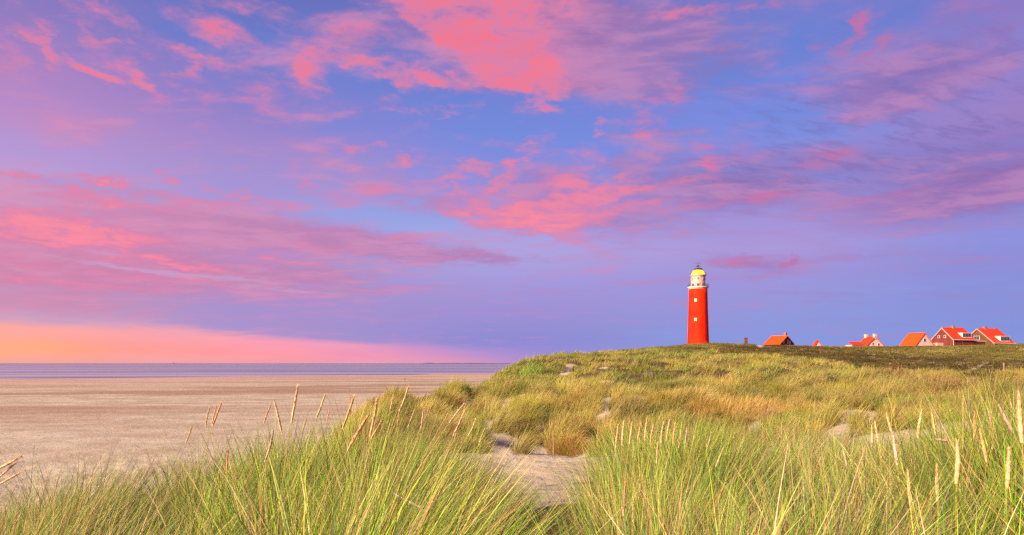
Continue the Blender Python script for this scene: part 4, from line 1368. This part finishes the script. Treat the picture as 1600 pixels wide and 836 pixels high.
h6 = house('house', 'brown gabled house with white dormer at the right end of the row', 1527.5, 513.5, 535.5, 50, 31, R40, 305, WALLBRN, ROOF,
           chim=[(.36, 1.1, .8), (.9, .5, .3)], gwins=[(-.05, .34, 2.6, 1.6)], dormer=(.38, .86, .06, .42), group=HG)


def wings():
    # low wing of the pale pink house
    root, W_, L_, za, ze, side = h3
    m = MB()
    m.box(-W_ / 2 - 5.2, -W_ / 2 - .01, 2.0, 6.0, 0, ze + .2)
    wg = m.build('wing', STUCCO, root)
    r = MB()
    zz = ze + .2
    r.hexa([(-W_ / 2 - 5.6, 1.6, zz), (-W_ / 2 - .05, 1.6, zz), (-W_ / 2 - .05, 4, zz + 1.3), (-W_ / 2 - 5.6, 4, zz + 1.3), (-W_ / 2 - 5.6, 1.6, zz + .15), (-W_ / 2 - .05, 1.6, zz + .15), (-W_ / 2 - .05, 4, zz + 1.45), (-W_ / 2 - 5.6, 4, zz + 1.45)])
    r.build('wing_roof', ROOF, wg)
    # flat extension in front of the brick house and its garage behind
    root, W_, L_, za, ze, side = h5
    e = MB().box(-W_ / 2 - .4, W_ * .05, -3.4, -.02, 0, ze - 1.6).build('extension', STUCCO, root)
    e2 = MB().box(W_ / 2 - 3.5, W_ / 2 - .2, L_ + .02, L_ + 6.5, 0, ze - 1.0).build('garage', WALLRED, root)
    MB().box(W_ / 2 - 3.7, W_ / 2, L_ + .022, L_ + 6.7, ze - .997, ze - .75).build('garage_fascia', WHITE, e2)
    root, W_, L_, za, ze, side = h4
    MB().box(-2.0, W_ / 2 + 4.5, -4.2, -2.6, 0, ze - .4).build('garden_wall', DARK, root)


wings()


# ------------------------------------------------------------------ posts, beach walker, ship
WOOD = paint('weathered_wood', lin((170, 140, 118)), lin((132, 104, 84)), 0.9, 5.0, 0.1)
WOODB = paint('dark_wood', lin((120, 74, 52)), lin((92, 60, 44)), 0.9, 3.0, 0.1)


def post(name, label, px, py_top, py_bot, Y, wpx, m_, cap=True, cat='post'):
    X = (px - 800) / F * Y
    k = Y / F
    g = ground(X, Y)
    top = EYE + (HOR - py_top) * k
    w = wpx * k / 2
    root = empty(name, (X, Y, g - .3))
    tag(root, label, cat)
    b = MB()
    h = top - g + .3
    b.hexa([(-w, -w, 0), (w, -w, 0), (w, w, 0), (-w, w, 0), (-w * .85, -w * .85, h), (w * .85, -w * .85, h * 1.0), (w * .85, w * .85, h * 1.01), (-w * .85, w * .85, h * 1.01)])
    b.build('shaft', m_, root, bevel=w * .15)
    if cap:
        MB().box(-w * 1.1, w * 1.1, -w * 1.1, w * 1.1, h * 1.012, h * 1.012 + w * .5).build('cap', m_, root)
    return root


post('wooden_post', 'thin pale wooden post at the far right where grass meets dark heath', 1568.5, 567, 584, 92, 1.8, WOOD, cap=False)
post('wooden_post', 'short square brown post on the ridge between lighthouse and first house', 1165.5, 529.0, 534, 268, 4.6, WOODB)
post('wooden_post', 'thin pale stake on the sand at the left of the rust tuft', 864.5, 685, 708, 33.3, 1.6, WOOD, cap=False)
post('wooden_post', 'tiny reddish post in the dark grass right of the first house', 1282.5, 543, 549, 200, 2.4, WOODB, cap=False)


def person():
    Y = 480.0
    X = (632.5 - 800) / F * Y
    g = ground(X, Y)
    root = empty('person', (X, Y, g))
    tag(root, 'tiny person in dark clothes walking on the beach near the waterline', 'person')
    j = [(0, 0, .95), (0, 0, 1.2), (0, 0, 1.42), (0, 0, 1.52), (0, -.01, 1.66), (.2, 0, 1.40), (.26, .06, 1.12), (.26, -.06, .88), (-.2, 0, 1.40), (-.26, -.06, 1.12), (-.25, .1, .9),
         (.10, 0, .9), (.11, -.14, .5), (.11, -.10, .05), (.11, -.26, .03), (-.10, 0, .9), (-.11, .12, .5), (-.11, .30, .10), (-.11, .20, .03)]
    ed = [(0, 1), (1, 2), (2, 3), (3, 4), (2, 5), (5, 6), (6, 7), (2, 8), (8, 9), (9, 10), (0, 11), (11, 12), (12, 13), (13, 14), (0, 15), (15, 16), (16, 17), (17, 18)]
    rad = [.15, .14, .15, .06, .11, .07, .05, .04, .07, .05, .04, .10, .07, .05, .04, .10, .07, .05, .04]
    me = bpy.data.meshes.new('body')
    me.from_pydata(j, ed, [])
    o = bpy.data.objects.new('body', me)
    col.objects.link(o)
    o.parent = root
    m = o.modifiers.new('skin', 'SKIN')
    for i, v in enumerate(me.skin_vertices[0].data) if me.skin_vertices else []:
        v.radius = (rad[i], rad[i])
        v.use_root = (i == 0)
    o.modifiers.new('sub', 'SUBSURF').levels = 1
    me.materials.append(paint('dark_coat', lin((60, 46, 60)), lin((76, 58, 66)), 0.9, 4.0))
    if not me.skin_vertices:
        bpy.context.view_layer.objects.active = o
    return o


def person_mesh():
    """walker grown with metaball-free tubes welded into one body by remesh"""
    o = person()
    me = o.data
    if not me.skin_vertices:
        # make the skin layer through bmesh
        bm = bmesh.new()
        bm.from_mesh(me)
        lay = bm.verts.layers.skin.verify()
        bm.verts.ensure_lookup_table()
        rad = [.15, .14, .15, .06, .11, .07, .05, .04, .07, .05, .04, .10, .07, .05, .04, .10, .07, .05, .04]
        for i, v in enumerate(bm.verts):
            v[lay].radius = (rad[i], rad[i])
            v[lay].use_root = (i == 0)
        bm.to_mesh(me)
        bm.free()


person_mesh()


def ship():
    Y = 9500.0
    X = (273 - 800) / F * Y
    root = empty('ship', (X, Y, 0))
    tag(root, 'tiny cargo ship on the sea horizon at the left', 'ship')
    h = MB()
    h.hexa([(-32, -6, -1), (30, -6, -1), (30, 6, -1), (-32, 6, -1), (-34, -7, 5), (38, -4, 6.5), (38, 4, 6.5), (-34, 7, 5)])
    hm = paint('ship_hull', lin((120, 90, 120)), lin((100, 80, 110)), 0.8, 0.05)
    h.build('hull', hm, root)
    s = MB()
    s.box(-28, -14, -5, 5, 5.1, 13)
    s.box(-26, -18, -3.5, 3.5, 13.01, 17)
    s.build('bridge', hm, root)


ship()

# ------------------------------------------------------------------ shrubs
LEAF = plant_material('shrub_leaves', 0.25, 0.6)
BARK = paint('shrub_bark', lin((84, 64, 46)), lin((60, 48, 36)), 0.9, 6.0, 0.1)


def shrub(label, px, py, Y, wpx, hpx, cols, seed, name='shrub'):
    r = np.random.default_rng(seed)
    X = (px - 800) / F * Y
    k = Y / F
    g = ground(X, Y)
    root = empty(name, (X, Y, g))
    tag(root, label, 'shrub')
    w, h = wpx * k / 2, hpx * k
    st = MB()
    for i in range(6):
        a = r.uniform(0, 6.28)
        st.tube((0, 0, -.1), (w * .55 * math.cos(a), w * .55 * math.sin(a), h * .8), .03 * max(1, w), .012, n=5)
    st.build('stem', BARK, root)
    n = 2600
    nl = 9
    cen = np.stack([r.uniform(-.6, .6, nl) * w, r.uniform(-.6, .6, nl) * w, r.uniform(.3, .75, nl) * h], -1)
    ci = r.integers(0, nl, n)
    d = r.normal(0, 1, (n, 3))
    d /= np.linalg.norm(d, axis=1)[:, None]
    rr = r.uniform(.35, 1, n) ** .5
    P = cen[ci] + d * rr[:, None] * np.array([w * .48, w * .48, h * .34])
    P[:, 2] = np.clip(P[:, 2], -.02, None)
    s = max(.035, .9 * k) * r.uniform(.7, 1.4, n)
    u = r.normal(0, 1, (n, 3))
    u /= np.linalg.norm(u, axis=1)[:, None]
    v = np.cross(u, d)
    v /= np.linalg.norm(v, axis=1)[:, None] + 1e-6
    V = np.stack([P - u * s[:, None], P + v * s[:, None] * .5, P + u * s[:, None], P - v * s[:, None] * .5], 1).reshape(-1, 3)
    c = pick(cols, [1] * len(cols), n) * np.exp(r.normal(0, .2, n))[:, None]
    q = np.arange(n * 4).reshape(-1, 4)
    mesh_np('foliage', V, q, LEAF, root, colors=np.clip(np.repeat(c, 4, 0), 0, 1))


DG = [(64, 78, 34), (84, 96, 40), (54, 64, 30), (100, 106, 48)]
BG = [(96, 88, 40), (120, 98, 48), (84, 80, 36), (136, 106, 56)]
shrub('dark green shrub low on the left flank of the dune facing the sea', 782, 583, 86, 9, 6, DG, 1)
shrub('dark shrub on the skyline left of the sandy slide', 824, 575, 93, 6, 5, DG, 2)
shrub('green shrub beside the leftmost sand patch of the shoulder', 728, 621, 53, 26, 24, [(96, 112, 44), (80, 98, 38), (116, 126, 52)], 3)
shrub('broad olive brown shrub in the grass right of the wide sand patch', 1492, 624, 48, 60, 36, BG, 4)
shrub('olive brown shrub at the right edge of the picture below the thin post', 1560, 622, 48, 70, 38, BG, 5)
shrub('small dark shrub alone in the yellow grass below the dark heath', 1340, 584, 74, 9, 14, DG, 6)
shrub('reddish brown shrub on the grass crest below the pale gabled house', 1403, 588, 76, 24, 17, [(120, 84, 54), (140, 100, 62), (98, 76, 44)], 7)
shrub('grey green shrub in the middle of the slope above the wide sand patch', 1302, 612, 54, 22, 20, [(110, 104, 60), (96, 96, 54), (124, 112, 66)], 8)

# ------------------------------------------------------------------ marram seed stalks standing out of the foreground
def straw_mat(name, a, b_):
    m_, N, b = mat(name, rough=0.85, spec=0.15)
    tcn = m_.node_tree.nodes.new('ShaderNodeTexCoord')
    f = N.step(N.noise(tcn.outputs['Object'], 90.0, 3.0, 0.6), 0.35, 0.65)
    N.put(b.inputs['Base Color'], N.mix(f, a, b_))
    return m_


HEADS = [straw_mat('tan_seed_head', lin((240, 210, 160)), lin((206, 168, 116))), straw_mat('orange_seed_head', lin((240, 194, 144)), lin((206, 154, 104))),
         straw_mat('pale_seed_head', lin((226, 196, 168)), lin((190, 158, 134)))]
STEM = straw_mat('stalk_straw', lin((196, 172, 100)), lin((158, 150, 74)))


def path_tube(pts, rads, n, seed=0, rough=0.0, spikes=0, slen=0.0):
    """tube along a path; optional uneven surface and upward spikelets"""
    r = np.random.default_rng(seed)
    pts = np.array(pts, float)
    m = len(pts)
    T = np.gradient(pts, axis=0)
    T /= np.linalg.norm(T, axis=1)[:, None]
    U = np.cross(T, np.array([0.0, 1.0, 0.0]))
    U /= np.linalg.norm(U, axis=1)[:, None] + 1e-9
    Wv = np.cross(T, U)
    th = np.linspace(0, 2 * math.pi, n, endpoint=False)
    R = np.array(rads)[:, None] * (1 + rough * r.uniform(-1, 1, (m, n)))
    V = pts[:, None, :] + (U[:, None, :] * np.cos(th)[None, :, None] + Wv[:, None, :] * np.sin(th)[None, :, None]) * R[:, :, None]
    V = V.reshape(-1, 3)
    i = np.arange(m - 1)[:, None] * n + np.arange(n)[None, :]
    j = np.arange(m - 1)[:, None] * n + ((np.arange(n) + 1) % n)[None, :]
    q = np.stack([i, j, j + n, i + n], -1).reshape(-1, 4)
    tr = None
    if spikes:
        t = r.uniform(0.02, .97, spikes) * (m - 1)
        k = np.minimum(t.astype(int), m - 2)
        f = (t - k)[:, None]
        c = pts[k] * (1 - f) + pts[k + 1] * f
        rad = (np.array(rads)[k] * (1 - f[:, 0]) + np.array(rads)[k + 1] * f[:, 0])[:, None]
        a = r.uniform(0, 6.283, spikes)[:, None]
        D = U[k] * np.cos(a) + Wv[k] * np.sin(a)
        S = np.cross(D, T[k])
        ln = slen * r.uniform(.6, 1.3, spikes)[:, None]
        b0 = c + D * rad * .7
        tip = b0 + T[k] * ln + D * ln * .28
        wd = slen * .13
        A = b0 - S * wd
        Bv = b0 + S * wd
        base = len(V)
        V = np.vstack([V, np.stack([A, Bv, tip], 1).reshape(-1, 3)])
        tr = base + np.arange(spikes * 3).reshape(-1, 3)
    return V, q, tr


def stalk(tip, bot, mi, label, group, seed, Y=None, width=1.0, stem_to=None):
    r = np.random.default_rng(seed)
    L = math.hypot(tip[0] - bot[0], tip[1] - bot[1])
    if Y is None:
        Y = min(max(0.165 * F / L, 2.5), 6.2)
    w = lambda p, y: np.array([(p[0] - 800) / F * y, y, EYE + (HOR - p[1]) / F * y])
    T_, B_ = w(tip, Y + r.uniform(-.03, .03)), w(bot, Y)
    d = (T_ - B_)
    d /= np.linalg.norm(d)
    if stem_to is None:
        hgt = B_[2] - ground(B_[0], Y)
        tilt = np.clip(d[0] / max(d[2], .25), -1.2, 1.2)
        gx = B_[0] - tilt * hgt * .45
        gy = Y + r.uniform(-.1, .12)
        G_ = np.array([gx, gy, ground(gx, gy) - .02])
        M_ = B_ - d * hgt * .5
    else:
        S1 = w(stem_to, Y)
        G_ = np.array([S1[0] + .35, Y + .1, ground(S1[0] + .35, Y + .1) - .02])
        M_ = S1 + np.array([.15, 0, .02])
    ts = np.linspace(0, 1, 14)[:, None]
    stem = (1 - ts) ** 2 * G_ + 2 * ts * (1 - ts) * M_ + ts ** 2 * B_
    root = empty('seed_stalk', tuple(G_))
    tag(root, label, 'seed stalk', group)
    V, q, _ = path_tube(stem - G_, np.linspace(.0016, .0010, 14) * (1 + .06 * Y), 5, seed)
    mesh_np('stem', V, q, STEM, root, smooth=True)
    Lm = np.linalg.norm(T_ - B_)
    th = np.linspace(0, 1, 16)
    sag = np.array([r.normal(0, .012), r.normal(0, .012), 0]) * Lm
    hp = B_ + (T_ - B_) * th[:, None] + sag * np.sin(th * math.pi)[:, None]
    rm = Lm * .042 * width
    rad = rm * np.sin(np.clip(th * .93 + .07, 0, 1) ** .75 * math.pi) ** .7 + .0009
    V, q, tr = path_tube(hp - G_, rad, 9, seed + 1, rough=.22, spikes=220, slen=Lm * .11)
    mesh_np('seed_head', V, q, HEADS[mi], root, tris=tr)
    return root


def make_stalks():
    ordn = ['first', 'second', 'third', 'fourth', 'fifth', 'sixth', 'seventh', 'eighth', 'ninth', 'tenth', 'eleventh', 'twelfth', 'thirteenth', 'fourteenth', 'fifteenth', 'sixteenth', 'seventeenth', 'eighteenth', 'nineteenth', 'twentieth', 'twenty-first', 'twenty-second', 'twenty-third', 'twenty-fourth', 'twenty-fifth']
    sets = [
        ('left edge stalks', 'tan seed head lying far over at the left edge, {} from the top', .75, 3.2, [((33, 713), (-6, 734), 0), ((26, 722), (-4, 748), 0), ((33, 737), (-2, 757), 0)]),
        ('stalks against the beach', '{} seed head from the left among those standing against the beach', 1.0, None,
         [((328, 634), (321, 666), 0), ((346, 630), (332, 666), 1), ((338, 634), (331, 664), 0), ((300, 666), (290, 693), 0), ((423, 632), (412, 662), 1), ((429, 628), (441, 679), 0), ((465, 604), (455, 661), 0),
          ((508, 617), (494, 654), 0), ((515, 637), (510, 661), 1), ((478, 655), (472, 678), 0), ((553, 618), (535, 670), 0), ((576, 648), (543, 704), 1), ((589, 624), (578, 682), 0), ((597, 656), (579, 686), 1), ((356, 702), (354, 740), 1), ((427, 673), (414, 721), 2), ((548, 622), (547, 650), 1)]),
        ('stalks against the left dune shoulder', '{} seed head from the left among those rising before the left dune shoulder', 1.0, None,
         [((614, 617), (609, 642), 0), ((638, 604), (624, 642), 0), ((624, 640), (620, 670), 1), ((662, 637), (658, 669), 2), ((726, 630), (702, 661), 2), ((727, 640), (708, 681), 0), ((743, 655), (731, 682), 0), ((757, 671), (748, 696), 0), ((647, 642), (637, 668), 0), ((716, 662), (710, 686), 0)]),
        ('stalks on the bank right of the sand gap', '{} seed head from the left in the row right of the sand gap', .68, None,
         [((966, 664), (962, 700), 0), ((975, 658), (972, 696), 0), ((988, 660), (983, 694), 0), ((1001, 662), (996, 690), 1), ((1011, 654), (1007, 688), 0), ((1021, 664), (1016, 694), 0), ((1037, 660), (1033, 692), 0), ((1046, 657), (1041, 690), 0), ((1055, 662), (1051, 694), 1), ((1064, 674), (1060, 700), 0), ((1073, 670), (1070, 698), 2),
          ((1086, 674), (1081, 702), 0), ((1112, 676), (1104, 704), 0), ((1105, 690), (1101, 712), 1), ((1028, 692), (1026, 724), 0), ((977, 755), (974, 806), 1), ((1192, 800), (1198, 846), 0), ((1130, 700), (1118, 730), 0)]),
        ('stalks in the right foreground', '{} seed head from the left among those of the right foreground', 1.12, None,
         [((1316, 697), (1323, 727), 2), ((1362, 665), (1362, 698), 0), ((1367, 660), (1372, 690), 0), ((1385, 647), (1395, 684), 0), ((1395, 676), (1402, 727), 2), ((1440, 642), (1434, 685), 0), ((1456, 642), (1462, 680), 0), ((1523, 644), (1523, 687), 1), ((1543, 637), (1552, 678), 2), ((1560, 632), (1583, 676), 2),
          ((1578, 625), (1587, 655), 2), ((1592, 613), (1597, 692), 1), ((1531, 672), (1542, 723), 1), ((1552, 668), (1549, 715), 1), ((1495, 688), (1494, 756), 1), ((1481, 707), (1488, 738), 1), ((1577, 700), (1574, 763), 1), ((1419, 737), (1424, 797), 1), ((1464, 727), (1465, 783), 1), ((1441, 737), (1454, 767), 1),
          ((1447, 706), (1457, 736), 2), ((1409, 741), (1412, 776), 1), ((1525, 707), (1528, 742), 1), ((1601, 705), (1600, 740), 2), ((1425, 707), (1424, 728), 0)]),
    ]
    k = 0
    for gname, lab, width, Yf, lst in sets:
        order = sorted(range(len(lst)), key=lambda i: (lst[i][0][1] if gname.startswith('left edge') else lst[i][0][0]))
        for o_i, i in enumerate(order):
            tip, bot, mi = lst[i]
            L = math.hypot(tip[0] - bot[0], tip[1] - bot[1])
            Y = Yf
            if Yf is None and width > 1.1:
                Y = min(max(.19 * F / L, 2.6), 5.2)
            lb = lab.format(ordn[o_i])
            ww = width * (.95 if L > 45 else 1.0)
            if gname.startswith('stalks against the beach') or 'shoulder' in gname:
                ww *= .54
            stalk(tip, bot, mi, lb, gname, 900 + 7 * k, Y=Y, width=ww)
            k += 1
    stalk((616, 771), (658, 793), 2, 'pale broken seed head drooping to the left inside the left grass bank', 'broken stalks', 3001, Y=3.4, width=.75, stem_to=(700, 800))
    stalk((1459, 686), (1480, 689), 2, 'broken stalk lying level across the right foreground with a pale head on its left', 'broken stalks', 3002, Y=4.2, width=2.0, stem_to=(1578, 688))


make_stalks()
